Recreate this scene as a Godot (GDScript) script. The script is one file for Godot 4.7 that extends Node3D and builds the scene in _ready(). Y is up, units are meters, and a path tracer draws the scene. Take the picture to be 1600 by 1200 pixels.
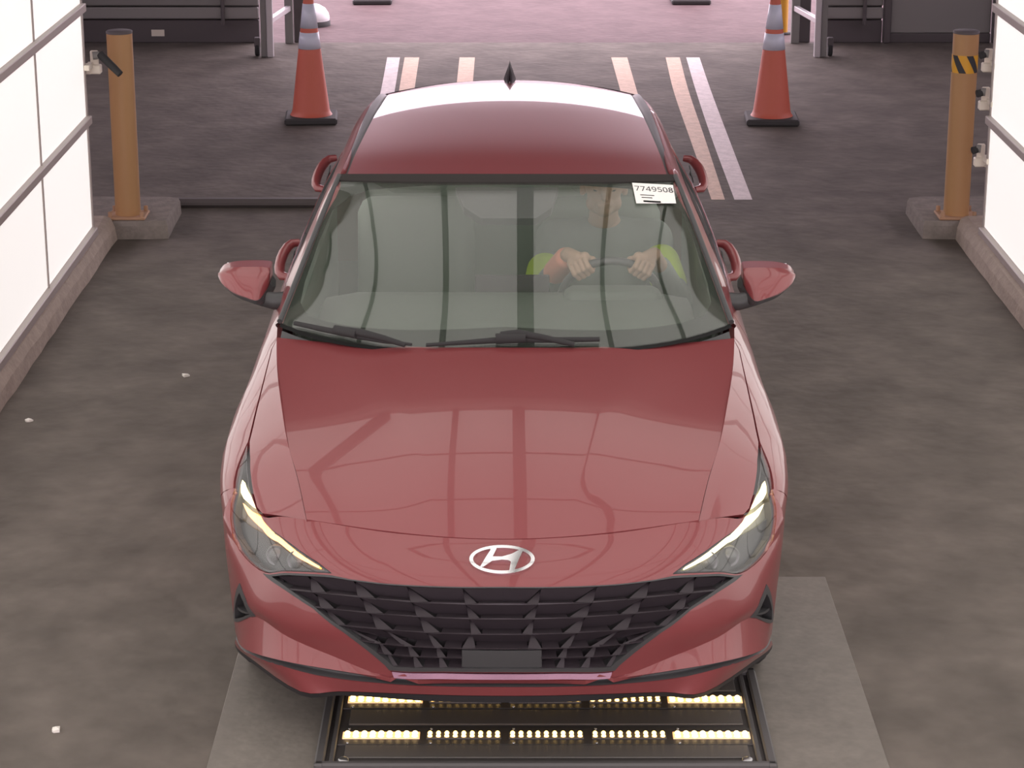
extends Node3D
# A red sedan in a lit inspection tunnel, seen from above its nose.  y up, metres.

const CAR_X := -0.030          # the car stands a touch left of the camera axis
const CAR_TURN := -0.0057

var M := {}
var used := {}

# ---------------------------------------------------------------- mesh builder
class MB:
	var v := PackedVector3Array()
	var n := PackedVector3Array()
	var c := PackedColorArray()
	var uv := PackedVector2Array()
	var ix := PackedInt32Array()
	func vert(p: Vector3, nn: Vector3, t := Vector2.ZERO) -> int:
		v.append(p); n.append(nn); uv.append(t)
		return v.size() - 1
	func tri(a: int, b: int, d: int) -> void:
		var g := (v[d] - v[a]).cross(v[b] - v[a])
		if g.dot(n[a] + n[b] + n[d]) < 0.0:
			ix.append_array([a, d, b])
		else:
			ix.append_array([a, b, d])
	func flat(p: Array) -> void:      # a flat convex polygon, normal from its winding (counter-clockwise seen from outside)
		var nn: Vector3 = (p[1] - p[0]).cross(p[2] - p[0]).normalized()
		var o := v.size()
		for q in p:
			vert(q, nn)
		for i in range(1, p.size() - 1):
			tri(o, o + i, o + i + 1)
	func box(ce: Vector3, s: Vector3, bev := 0.0, b := Basis()) -> void:
		var h := s * 0.5
		var e := minf(bev, minf(h.x, minf(h.y, h.z)) * 0.9)
		for ax in 3:
			var a1 := (ax + 1) % 3
			var a2 := (ax + 2) % 3
			for sg in [-1.0, 1.0]:
				var q := []
				for k in [[-1, -1], [1, -1], [1, 1], [-1, 1]]:
					var p := Vector3()
					p[ax] = sg * h[ax]; p[a1] = k[0] * (h[a1] - e); p[a2] = k[1] * (h[a2] - e)
					q.append(ce + b * p)
				if sg < 0.0: q.reverse()
				flat(q)
		if e > 0.0:
			for ax in 3:
				var a1 := (ax + 1) % 3
				var a2 := (ax + 2) % 3
				for s1 in [-1.0, 1.0]:
					for s2 in [-1.0, 1.0]:
						var q := []
						for k in [[-1, 0], [1, 0], [1, 1], [-1, 1]]:
							var p := Vector3()
							p[ax] = k[0] * (h[ax] - e)
							p[a1] = s1 * (h[a1] - (0.0 if k[1] == 0 else e))
							p[a2] = s2 * (h[a2] - (e if k[1] == 0 else 0.0))
							q.append(ce + b * p)
						if s1 * s2 < 0.0: q.reverse()
						flat(q)
			for sx in [-1.0, 1.0]:
				for sy in [-1.0, 1.0]:
					for sz in [-1.0, 1.0]:
						var q := [ce + b * Vector3(sx * h.x, sy * (h.y - e), sz * (h.z - e)), ce + b * Vector3(sx * (h.x - e), sy * h.y, sz * (h.z - e)), ce + b * Vector3(sx * (h.x - e), sy * (h.y - e), sz * h.z)]
						if sx * sy * sz < 0.0: q.reverse()
						flat(q)
	func tube(path: Array, rad, seg := 10, caps := true) -> void:   # rad: a number or a list, one per point
		var up := Vector3.UP
		var rings := []
		for i in path.size():
			var t: Vector3 = (path[mini(i + 1, path.size() - 1)] - path[maxi(i - 1, 0)]).normalized()
			if absf(t.dot(up)) > 0.95: up = Vector3.RIGHT if absf(t.x) < 0.9 else Vector3.BACK
			var s := t.cross(up).normalized()
			var w := s.cross(t).normalized()
			var r: float = rad[i] if rad is Array else rad
			var ring := []
			for k in seg:
				var an := TAU * k / seg
				var d := s * cos(an) + w * sin(an)
				ring.append(vert(path[i] + d * r, d))
			rings.append(ring)
		for i in path.size() - 1:
			for k in seg:
				var k2 := (k + 1) % seg
				tri(rings[i][k], rings[i][k2], rings[i + 1][k2])
				tri(rings[i][k], rings[i + 1][k2], rings[i + 1][k])
		if caps:
			for e in [0, path.size() - 1]:
				var t: Vector3 = (path[0] - path[1] if e == 0 else path[-1] - path[-2]).normalized()
				var c0 := vert(path[e], t)
				var o := v.size()
				for k in seg: vert(v[rings[e][k]], t)
				for k in seg: tri(c0, o + k, o + (k + 1) % seg)
	func lathe(prof: Array, xf := Transform3D(), seg := 28) -> void:  # prof: Vector2(radius, height), sharp where points repeat
		var o := v.size()
		var m := prof.size()
		for i in m:
			var d0: Vector2 = prof[i] - prof[i - 1] if i > 0 else Vector2.ZERO
			var d1: Vector2 = prof[i + 1] - prof[i] if i < m - 1 else Vector2.ZERO
			var d := (d0.normalized() + d1.normalized()).normalized()
			if d == Vector2.ZERO: d = (d0 + d1).normalized()
			var nn := Vector2(d.y, -d.x)
			for k in seg + 1:
				var an := TAU * k / seg
				vert(xf * Vector3(prof[i].x * cos(an), prof[i].y, prof[i].x * sin(an)), (xf.basis * Vector3(nn.x * cos(an), nn.y, nn.x * sin(an))).normalized(), Vector2(float(k) / seg, float(i) / (m - 1)))
		for i in m - 1:
			if prof[i].is_equal_approx(prof[i + 1]): continue
			for k in seg:
				var a := o + i * (seg + 1) + k
				var b := a + seg + 1
				tri(a, a + 1, b + 1)
				tri(a, b + 1, b)
	func grid(f: Callable, nu: int, nv: int, u0 := 0.0, u1 := 1.0, v0 := 0.0, v1 := 1.0, inside = null, off := 0.0, sx := 1.0) -> void:
		var o := v.size()
		for i in nu + 1:
			for j in nv + 1:
				var u := lerpf(u0, u1, float(i) / nu)
				var w := lerpf(v0, v1, float(j) / nv)
				var p: Vector3 = f.call(u, w)
				var eu := (u1 - u0) * 0.002
				var ev := (v1 - v0) * 0.002
				var ua := clampf(u - eu, minf(u0, u1), maxf(u0, u1)); var ub := clampf(u + eu, minf(u0, u1), maxf(u0, u1))
				var va := clampf(w - ev, minf(v0, v1), maxf(v0, v1)); var vb := clampf(w + ev, minf(v0, v1), maxf(v0, v1))
				var pa: Vector3 = f.call(ua, w); var pb: Vector3 = f.call(ub, w)
				var pc: Vector3 = f.call(u, va); var pd: Vector3 = f.call(u, vb)
				var nn := (pb - pa).cross(pd - pc).normalized()
				if inside != null and nn.dot(p - inside) < 0.0: nn = -nn
				p += nn * off
				p.x *= sx; nn.x *= sx
				vert(p, nn, Vector2(u, w))
		for i in nu:
			for j in nv:
				var a := o + i * (nv + 1) + j
				tri(a, a + nv + 1, a + nv + 2)
				tri(a, a + nv + 2, a + 1)
	func mesh() -> ArrayMesh:
		var ar := []
		ar.resize(Mesh.ARRAY_MAX)
		ar[Mesh.ARRAY_VERTEX] = v
		ar[Mesh.ARRAY_NORMAL] = n
		ar[Mesh.ARRAY_TEX_UV] = uv
		ar[Mesh.ARRAY_INDEX] = ix
		var am := ArrayMesh.new()
		am.add_surface_from_arrays(Mesh.PRIMITIVE_TRIANGLES, ar)
		return am

func numbered(s: String) -> String:
	used[s] = used.get(s, -1) + 1
	return s if used[s] == 0 else "%s_%03d" % [s, used[s]]
func root(called: String, label := "", category := "", at := Vector3.ZERO, group := "") -> Node3D:
	var o := Node3D.new()
	o.name = numbered(called)
	add_child(o)
	o.position = at
	tag(o, label, category, group)
	return o
func tag(o: Node, label := "", category := "", group := "", kind := "") -> Node:
	if label: o.set_meta("label", label)
	if category: o.set_meta("category", category)
	if group: o.set_meta("group", group)
	if kind: o.set_meta("kind", kind)
	return o
func put(called: String, mb, mat: Material, parent: Node = null) -> MeshInstance3D:
	var o := MeshInstance3D.new()
	o.name = called if parent else numbered(called)
	o.mesh = mb.mesh() if mb is MB else mb
	o.material_override = mat
	if parent: parent.add_child(o, true)
	else: add_child(o, true)
	return o
func part(called: String, parent: Node, at := Vector3.ZERO) -> Node3D:
	var o := Node3D.new()
	o.name = called
	o.position = at
	parent.add_child(o, true)
	return o
func boxm(ce: Vector3, s: Vector3, bev := 0.0) -> MB:
	var m := MB.new()
	m.box(ce, s, bev)
	return m

# ---------------------------------------------------------------- materials
func mat(called: String, col: Color, rough := 0.6, metal := 0.0, spec := 0.5) -> StandardMaterial3D:   # col is linear
	var m := StandardMaterial3D.new()
	m.resource_name = called
	m.albedo_color = col.linear_to_srgb()
	m.roughness = rough
	m.metallic = metal
	m.metallic_specular = spec
	M[called] = m
	return m
func glow(called: String, col: Color, e: float) -> StandardMaterial3D:
	var m := mat(called, Color(0.6, 0.6, 0.6), 0.5)
	m.emission_enabled = true
	m.emission = col
	m.emission_energy_multiplier = e
	return m
func noise_tex(freq: float, seed_: int, lo: Color, hi: Color, octaves := 4, size := 512, normal := false, bump := 4.0) -> NoiseTexture2D:
	var f := FastNoiseLite.new()
	f.seed = seed_
	f.frequency = freq
	f.noise_type = FastNoiseLite.TYPE_SIMPLEX_SMOOTH
	f.fractal_octaves = octaves
	var t := NoiseTexture2D.new()
	t.width = size; t.height = size
	t.seamless = true
	t.noise = f
	if normal:
		t.as_normal_map = true
		t.bump_strength = bump
	else:
		var g := Gradient.new()
		g.set_color(0, lo.linear_to_srgb()); g.set_color(1, hi.linear_to_srgb())
		t.color_ramp = g
	return t
func ground_mat(called: String, base: Color, amount: float, scale: float, seed_: int, rough: float, bump := 3.0, spec := 0.5) -> StandardMaterial3D:
	var m := mat(called, Color(1, 1, 1), rough, 0.0, spec)
	m.albedo_color = Color(1, 1, 1)
	m.albedo_texture = noise_tex(0.012, seed_, base * (1.0 - amount), base * (1.0 + amount), 6, 1024)
	m.detail_enabled = true
	m.detail_blend_mode = BaseMaterial3D.BLEND_MODE_MUL
	m.detail_albedo = noise_tex(0.09, seed_ + 3, Color(0.82, 0.82, 0.82), Color(1, 1, 1), 3, 512)
	m.normal_enabled = true
	m.normal_texture = noise_tex(0.12, seed_ + 7, Color(), Color(), 3, 512, true, bump)
	m.normal_scale = 0.2
	m.uv1_triplanar = true; m.uv1_world_triplanar = true
	m.uv1_scale = Vector3.ONE * scale
	m.uv2_triplanar = true; m.uv2_world_triplanar = true
	m.uv2_scale = Vector3.ONE * scale * 5.0
	return m
func make_materials() -> void:
	var p := mat("paint", Color(0.208, 0.042, 0.046), 0.32, 0.1, 0.5)
	p.clearcoat_enabled = true
	p.clearcoat = 0.65
	p.clearcoat_roughness = 0.02
	mat("unit_black", Color(0.06, 0.054, 0.052), 0.45)
	mat("unit_plate", Color(0.10, 0.09, 0.085), 0.4)
	mat("unit_rim", Color(0.08, 0.075, 0.075), 0.5)
	glow("module_lit", Color(1.0, 0.70, 0.32), 0.9)
	mat("rust", Color(0.42, 0.25, 0.15), 0.8)
	mat("ink_grey", Color(0.30, 0.29, 0.29), 0.7)
	mat("gloss_black", Color(0.036, 0.029, 0.034), 0.35, 0.0, 0.35)
	mat("black_plastic", Color(0.050, 0.050, 0.052), 0.45)
	mat("strip_rubber", Color(0.085, 0.072, 0.07), 0.7)
	mat("matt_black", Color(0.022, 0.020, 0.022), 0.7)
	mat("rubber", Color(0.025, 0.024, 0.025), 0.85)
	mat("frit", Color(0.020, 0.020, 0.020), 0.7, 0.0, 0.1)
	mat("chrome", Color(0.82, 0.82, 0.84), 0.10, 1.0)
	mat("silver", Color(0.34, 0.19, 0.27), 0.22, 1.0)  # bumper strip chrome, with its pinkish reflection put into the colour
	mat("alloy", Color(0.45, 0.45, 0.46), 0.3, 0.9)
	mat("lamp_housing", Color(0.20, 0.215, 0.21), 0.35, 0.2)
	mat("projector", Color(0.13, 0.14, 0.137), 0.35, 0.2)
	mat("header_black", Color(0.042, 0.038, 0.037), 0.8, 0.0, 0.1)
	mat("lamp_dark", Color(0.06, 0.065, 0.065), 0.3, 0.2)
	var g := mat("glass", Color(0.24, 0.33, 0.24), 0.0, 0.0, 0.42)
	g.transparency = BaseMaterial3D.TRANSPARENCY_ALPHA
	g.albedo_color.a = 0.05
	var g2 := mat("lens", Color(0.2, 0.2, 0.2), 0.0)
	g2.transparency = BaseMaterial3D.TRANSPARENCY_ALPHA
	g2.albedo_color.a = 0.03
	mat("tinted_glass", Color(0.02, 0.022, 0.022), 0.03)
	mat("interior", Color(0.20, 0.23, 0.20), 0.8)
	mat("dash", Color(0.065, 0.08, 0.065), 0.75)
	mat("headliner", Color(0.42, 0.42, 0.40), 0.9)
	mat("seat_cloth", Color(0.19, 0.225, 0.19), 0.9)
	glow("drl", Color(1.0, 0.62, 0.13), 2.6)
	glow("drl_white", Color(1.0, 0.90, 0.62), 3.2)
	glow("led", Color(1.0, 0.80, 0.42), 5.0)
	glow("led_bright", Color(1.0, 0.83, 0.52), 6.0)
	glow("panel", Color(1.0, 0.97, 0.94), 0.50)
	glow("wall_panel", Color(1.0, 0.975, 0.955), 0.66)
	mat("panel_frame", Color(0.36, 0.31, 0.29), 0.55)
	mat("frame_beam", Color(0.10, 0.09, 0.085), 0.6)
	ground_mat("asphalt", Color(0.150, 0.130, 0.114), 0.26, 0.16, 5, 0.85, 2.0, 0.25)
	ground_mat("pink_glare_asphalt", Color(0.138, 0.096, 0.098), 0.15, 0.16, 11, 0.8, 1.5, 0.25)  # asphalt outside the doorway, pink glare mixed into its colour
	ground_mat("slab_concrete", Color(0.20, 0.18, 0.158), 0.12, 0.5, 21, 0.7, 1.0, 0.4)
	ground_mat("kerb_concrete", Color(0.44, 0.365, 0.31), 0.15, 0.6, 31, 0.85, 4.0, 0.3)
	ground_mat("plinth_concrete", Color(0.24, 0.21, 0.185), 0.2, 0.8, 35, 0.85, 3.0, 0.3)
	mat("yellow_paint", Color(0.43, 0.24, 0.105), 0.5)
	mat("yellow_tape", Color(0.70, 0.36, 0.03), 0.4)
	mat("cone_orange", Color(0.54, 0.115, 0.07), 0.5)
	mat("cone_sleeve", Color(0.60, 0.62, 0.72), 0.35)
	mat("cone_base", Color(0.045, 0.042, 0.042), 0.8)
	ground_mat("line_white", Color(0.66, 0.56, 0.55), 0.15, 0.9, 41, 0.7, 1.0)
	ground_mat("line_orange", Color(0.62, 0.42, 0.30), 0.15, 0.9, 43, 0.7, 1.0)
	mat("hall_wall", Color(0.20, 0.19, 0.185), 0.8)
	mat("hall_ceiling", Color(0.09, 0.085, 0.085), 0.9)
	mat("gate_plank", Color(0.21, 0.20, 0.19), 0.6)
	mat("gate_plank_light", Color(0.25, 0.235, 0.225), 0.6)
	mat("gate_dark", Color(0.10, 0.085, 0.088), 0.7)
	mat("galvanised", Color(0.52, 0.49, 0.50), 0.45, 0.5)
	mat("sensor_white", Color(0.75, 0.68, 0.58), 0.5)
	mat("white_dome", Color(0.80, 0.78, 0.80), 0.5)
	mat("paper", Color(0.86, 0.85, 0.82), 0.6)
	mat("ink", Color(0.03, 0.03, 0.035), 0.6)
	mat("skin", Color(0.33, 0.22, 0.145), 0.6)
	mat("vest", Color(0.42, 0.60, 0.04), 0.8)
	mat("orange_cloth", Color(0.62, 0.24, 0.15), 0.8)
	mat("dark_cloth", Color(0.17, 0.20, 0.18), 0.9)
	mat("hair", Color(0.10, 0.09, 0.08), 0.8)
	mat("litter", Color(0.75, 0.72, 0.66), 0.8)

func _ready() -> void:
	setup_view()
	make_materials()
	build_ground()
	build_tunnel()
	build_hall()
	build_car()
	build_driver()
	build_props()

# ---------------------------------------------------------------- camera, sky, exposure
func setup_view() -> void:
	var cam := Camera3D.new()
	cam.name = "camera"
	cam.keep_aspect = Camera3D.KEEP_HEIGHT
	cam.fov = 18.588
	cam.near = 0.1
	cam.far = 300.0
	add_child(cam)
	cam.position = Vector3(0, 3.186, 6.302)
	cam.rotation_degrees = Vector3(-17.308, 0, 0)
	cam.current = true
	var we := WorldEnvironment.new()
	we.name = "environment"
	var e := Environment.new()
	e.background_mode = Environment.BG_SKY
	var sky := Sky.new()
	var sm := ProceduralSkyMaterial.new()
	sm.sky_top_color = Color(0.96, 0.90, 0.95)
	sm.sky_horizon_color = Color(1.0, 0.91, 0.95)
	sm.ground_bottom_color = Color(0.45, 0.40, 0.40)
	sm.ground_horizon_color = Color(0.75, 0.68, 0.68)
	sm.sky_energy_multiplier = 2.05
	sm.ground_energy_multiplier = 1.0
	sky.sky_material = sm
	e.sky = sky
	e.tonemap_mode = Environment.TONE_MAPPER_LINEAR
	e.tonemap_exposure = 1.13
	e.sdfgi_enabled = true
	e.ssao_enabled = true
	e.ssil_enabled = true
	we.environment = e
	add_child(we)

func area_light(called: String, at: Vector3, turn: Vector3, size: Vector2, energy: float, col: Color) -> void:
	var l := AreaLight3D.new()
	l.name = called
	l.area_size = size
	l.area_normalize_energy = false
	l.light_energy = energy
	l.light_color = col
	l.shadow_enabled = true
	l.set("area_range", 40.0)
	add_child(l)
	l.position = at
	l.rotation_degrees = turn

# ---------------------------------------------------------------- ground
func build_ground() -> void:
	var fl := root("floor")
	tag(fl, "worn dark asphalt lane running through the inspection tunnel", "", "", "structure")
	put("lane_surface", boxm(Vector3(0, -0.05, 3.125), Vector3(24, 0.1, 33.75), 0.0), M.asphalt, fl)
	put("apron_surface", boxm(Vector3(0, -0.05, -43.75), Vector3(80, 0.1, 60), 0.0), M.pink_glare_asphalt, fl)

# ---------------------------------------------------------------- the lit tunnel
const WALL_END := -6.32
const WALL_FRONT := 6.68
const RISE := [0.15, 0.76, 1.37, 1.98, 2.59, 3.20]
const CEIL_Y := 3.46
const CEIL_END := -3.42

func build_tunnel() -> void:
	for sd in [-1, 1]:
		var x: float = -2.31 if sd < 0 else 2.60
		var w := root("wall_left" if sd < 0 else "wall_right")
		tag(w, "white glowing panel wall on the %s side of the tunnel" % ("left" if sd < 0 else "right"), "", "", "structure")
		var zc := (WALL_END + WALL_FRONT) * 0.5
		var zl := WALL_FRONT - WALL_END
		put("backing", boxm(Vector3(x + sd * 0.09, 1.80, zc), Vector3(0.10, 3.52, zl)), M.panel_frame, w)
		for i in 10:
			for j in 5:
				var z0 := WALL_END + 1.3 * i
				put("light_panel", boxm(Vector3(x + sd * 0.02, (RISE[j] + RISE[j + 1]) * 0.5, z0 + 0.65), Vector3(0.03, RISE[j + 1] - RISE[j] - 0.03, 1.3 - 0.012)), M.wall_panel, w)
		for j in 6:
			put("rail", boxm(Vector3(x + sd * 0.002, RISE[j] - (0.012 if j == 0 else 0.0), zc), Vector3(0.055, 0.045, zl), 0.004), M.panel_frame, w)
		for i in 11:
			put("mullion", boxm(Vector3(x + sd * 0.012, 1.68, WALL_END + 1.3 * i), Vector3(0.03, 3.06, 0.016 if i > 0 else 0.03), 0.003), M.panel_frame, w)
		area_light("wall_light", Vector3(x + sd * 0.0025, 1.675, zc), Vector3(0, 90 * sd, 0), Vector2(zl - 0.02, 3.03), WALL_GLOW, Color(1, 0.985, 0.965))
		# kerb under the wall
		var k := put("kerb", kerb_shape(x, sd), M.kerb_concrete)
		tag(k, "rough concrete kerb along the foot of the %s panel wall" % ("left" if sd < 0 else "right"), "kerb", "", "structure")
	var c := root("ceiling")
	tag(c, "white glowing panel ceiling of the tunnel with dark bars", "", "", "structure")
	var cx := 0.145
	var zc2 := CEIL_END + 5.2
	var zl2 := 10.4
	put("backing", boxm(Vector3(cx, CEIL_Y + 0.09, zc2), Vector3(5.1, 0.10, zl2)), M.hall_ceiling, c)
	for i in BARS.size() - 1:
		for j in 8:
			var z0 := CEIL_END + 1.3 * j
			put("light_panel", boxm(Vector3((BARS[i] + BARS[i + 1]) * 0.5, CEIL_Y + 0.02, z0 + 0.65), Vector3(BARS[i + 1] - BARS[i] - 0.02, 0.03, 1.29)), M.panel, c)
	for i in range(1, BARS.size() - 1):
		var wd := 0.085 if i == 4 else 0.042
		put("ceiling_bar", boxm(Vector3(BARS[i], CEIL_Y - 0.01, zc2), Vector3(wd, 0.06, zl2), 0.004), M.frame_beam, c)
	for j in range(1, 8):
		put("cross_bar", boxm(Vector3(cx, CEIL_Y - 0.008, CEIL_END + 1.3 * j), Vector3(4.8, 0.05, 0.03), 0.004), M.frame_beam, c)
	put("end_beam", boxm(Vector3(cx, CEIL_Y, CEIL_END - 0.06), Vector3(5.0, 0.28, 0.12), 0.01), M.panel_frame, c)
	area_light("ceiling_light", Vector3(cx, CEIL_Y + 0.0005, zc2), Vector3(-90, 0, 0), Vector2(4.75, zl2 - 0.05), CEIL_GLOW, Color(1, 0.985, 0.965))

const WALL_GLOW := 0.11
const CEIL_GLOW := 0.14
const BARS := [-2.28, -1.93, -1.10, -0.38, 0.06, 0.63, 1.38, 2.05, 2.56]

func kerb_shape(x: float, sd: int) -> MB:
	var m := MB.new()
	var rng := RandomNumberGenerator.new()
	rng.seed = 40 + sd
	var prof := [Vector2(0.0, 0.0), Vector2(0.012, 0.07), Vector2(0.035, 0.115), Vector2(0.07, 0.13), Vector2(0.14, 0.133), Vector2(0.22, 0.135)]
	var n := 70
	var pts := []
	var inner: float = -2.245 if sd < 0 else 2.52
	for i in n + 1:
		var z := lerpf(-6.72, WALL_FRONT, float(i) / n)
		var row := []
		for k in prof.size():
			var j := rng.randf_range(-0.004, 0.004)
			row.append(Vector3(inner + sd * (prof[k].x + j), maxf(prof[k].y + j * 0.6, 0.0) if k > 0 else -0.01, z))
		pts.append(row)
	for i in n:
		for k in prof.size() - 1:
			m.flat([pts[i][k], pts[i + 1][k], pts[i + 1][k + 1], pts[i][k + 1]] if sd < 0 else [pts[i][k], pts[i][k + 1], pts[i + 1][k + 1], pts[i + 1][k]])
	for e in [0, n]:
		var poly: Array = pts[e].duplicate()
		poly.append(Vector3(poly[-1].x, -0.01, poly[-1].z))
		m.flat(poly)
	return m

# ---------------------------------------------------------------- the hall behind the tunnel
func build_hall() -> void:
	var bz := -13.75
	# unseen side walls; the gap below the roof is added to let daylight in
	for sd in [-1, 1]:
		var w := root("wall_hall_west" if sd < 0 else "wall_hall_east")
		tag(w, "plain grey unseen hall side wall, its top gap added for daylight", "", "", "structure")
		put("wall_surface", boxm(Vector3(sd * 7.5, 1.45, -3.0), Vector3(0.2, 2.9, 22)), M.hall_wall, w)
		for i in 4:
			put("post", boxm(Vector3(sd * 7.5, 3.58, -13.0 + 6.6 * i), Vector3(0.18, 1.4, 0.18), 0.01), M.gate_plank, w)
	var r := root("roof")
	tag(r, "dark roof of the hall beyond the tunnel", "", "", "structure")
	put("roof_surface", boxm(Vector3(0, 4.35, -3.0), Vector3(15.2, 0.15, 22)), M.hall_ceiling, r)
	var f := root("wall_front")
	tag(f, "hall wall around the tunnel entrance", "", "", "structure")
	put("wall_surface", boxm(Vector3(0.145, 3.93, 7.9), Vector3(15.2, 0.75, 0.2)), M.hall_wall, f)
	put("wall_surface", boxm(Vector3(-4.95, 1.95, 7.9), Vector3(5.1, 4.0, 0.2)), M.hall_wall, f)
	put("wall_surface", boxm(Vector3(5.1, 1.95, 7.9), Vector3(4.8, 4.0, 0.2)), M.hall_wall, f)
	# back wall
	var b := root("wall_back")
	tag(b, "grey planked gates and wall either side of the open hall doorway", "", "", "structure")
	put("header", boxm(Vector3(0, 4.15, bz - 0.15), Vector3(15.2, 0.3, 0.25)), M.hall_wall, b)
	put("wall_surface", boxm(Vector3(-5.8, 2.0, bz - 0.15), Vector3(3.4, 4.0, 0.25)), M.hall_wall, b)
	put("wall_surface", boxm(Vector3(6.1, 2.0, bz - 0.15), Vector3(2.8, 4.0, 0.25)), M.hall_wall, b)
	gate("planked_gate", -4.05, -2.16, "grey gate of wide horizontal planks left of the open doorway")
	gate("planked_gate", 2.66, 3.16, "narrow grey planked gate right of the open doorway")
	var d := root("sheet_panel", "smooth flat grey door panel right of the doorway, between brown posts", "door panel", Vector3(3.66, 0, bz - 0.02))
	put("sheet", boxm(Vector3(0, 1.79, 0), Vector3(0.86, 3.42, 0.05), 0.008), M.gate_plank_light, d)
	put("kick_strip", boxm(Vector3(0, 0.04, 0.01), Vector3(0.86, 0.08, 0.05), 0.005), M.gate_dark, d)
	for x in [-0.46, 0.47]:
		put("post", boxm(Vector3(x, 1.75, 0.02), Vector3(0.06, 3.5, 0.1), 0.008), M.gate_dark, d)
	gate("planked_gate", 4.24, 4.66, "short stretch of grey planked gate at the far right behind the right bollard")

func gate(called: String, x0: float, x1: float, label: String) -> void:
	var g := root(called, label, "gate", Vector3((x0 + x1) * 0.5, 0, -13.75))
	var w := x1 - x0
	var y := 0.20
	var k := 0
	while y < 3.4:
		var h := 0.11 if k % 3 != 1 else 0.14
		put("plank", boxm(Vector3(0, y + h * 0.5, 0.0 if k % 2 else 0.012), Vector3(w, h - 0.012, 0.05), 0.008), M.gate_plank if k % 2 else M.gate_plank_light, g)
		y += h
		k += 1
	put("kick_board", boxm(Vector3(0, 0.097, -0.01), Vector3(w, 0.194, 0.05), 0.006), M.gate_dark, g)
	put("backing_sheet", boxm(Vector3(0, 1.79, -0.045), Vector3(w, 3.56, 0.03), 0.003), M.gate_dark, g)  # added behind the planks to stop daylight leaking between them
	var rods := [-w * 0.5 + 0.32, w * 0.5 - 0.30] if w > 1.2 else [w * 0.5 - 0.16]
	for rx in rods:
		var rod := MB.new()
		rod.tube([Vector3(rx, 0.16, 0.06), Vector3(rx, 3.4, 0.06)], 0.016, 8)
		put("lock_rod", rod, M.gate_dark, g)
		for by in [0.42, 1.6, 2.8]:
			var br := boxm(Vector3(rx - 0.05, by, 0.045), Vector3(0.20, 0.06, 0.03), 0.006)
			br.box(Vector3(rx, by + 0.03, 0.06), Vector3(0.07, 0.12, 0.045), 0.008)
			put("rod_bracket", br, M.gate_dark, g)
	if w > 1.2:
		put("name_plate", boxm(Vector3(0.08, 0.085, 0.02), Vector3(0.11, 0.055, 0.006)), M.sensor_white, g)

# ---------------------------------------------------------------- the car: base surfaces (half, mirrored), in the car's own axes: x side, y up, z forward, 0 at the nose
const FA := [
	[Vector3(0.000, 0.677, -0.200), Vector3(0.161, 0.680, -0.206), Vector3(0.352, 0.688, -0.232), Vector3(0.546, 0.702, -0.279), Vector3(0.660, 0.697, -0.335), Vector3(0.741, 0.677, -0.407), Vector3(0.791, 0.737, -0.570), Vector3(0.814, 0.790, -0.761)],
	[Vector3(0.000, 0.591, -0.050), Vector3(0.163, 0.590, -0.058), Vector3(0.334, 0.589, -0.086), Vector3(0.500, 0.590, -0.142), Vector3(0.640, 0.570, -0.218), Vector3(0.738, 0.536, -0.319), Vector3(0.855, 0.590, -0.500), Vector3(0.907, 0.620, -0.780)],
	[Vector3(0.000, 0.445, -0.005), Vector3(0.160, 0.445, -0.012), Vector3(0.330, 0.443, -0.042), Vector3(0.500, 0.437, -0.100), Vector3(0.630, 0.430, -0.175), Vector3(0.755, 0.430, -0.300), Vector3(0.853, 0.440, -0.500), Vector3(0.903, 0.460, -0.780)],
	[Vector3(0.000, 0.308, -0.020), Vector3(0.164, 0.305, -0.030), Vector3(0.341, 0.297, -0.063), Vector3(0.504, 0.335, -0.122), Vector3(0.644, 0.362, -0.201), Vector3(0.751, 0.377, -0.318), Vector3(0.843, 0.285, -0.500), Vector3(0.888, 0.270, -0.780)],
]
const FB := [
	[Vector3(0.000, 0.308, -0.020), Vector3(0.164, 0.305, -0.030), Vector3(0.341, 0.297, -0.063), Vector3(0.504, 0.335, -0.122), Vector3(0.644, 0.362, -0.201), Vector3(0.751, 0.377, -0.318), Vector3(0.843, 0.285, -0.500), Vector3(0.888, 0.270, -0.780)],
	[Vector3(0.000, 0.304, -0.015), Vector3(0.164, 0.301, -0.024), Vector3(0.330, 0.296, -0.054), Vector3(0.503, 0.300, -0.102), Vector3(0.662, 0.298, -0.172), Vector3(0.789, 0.262, -0.333), Vector3(0.839, 0.235, -0.500), Vector3(0.882, 0.210, -0.780)],
]
const FC := [
	[Vector3(0.000, 0.282, -0.015), Vector3(0.164, 0.279, -0.024), Vector3(0.326, 0.273, -0.054), Vector3(0.504, 0.271, -0.102), Vector3(0.663, 0.279, -0.173), Vector3(0.780, 0.246, -0.332), Vector3(0.842, 0.224, -0.503), Vector3(0.881, 0.205, -0.780)],
	[Vector3(0.000, 0.252, -0.025), Vector3(0.165, 0.250, -0.034), Vector3(0.350, 0.240, -0.070), Vector3(0.486, 0.228, -0.106), Vector3(0.606, 0.212, -0.140), Vector3(0.772, 0.216, -0.358), Vector3(0.850, 0.198, -0.530), Vector3(0.879, 0.180, -0.780)],
]
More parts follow.
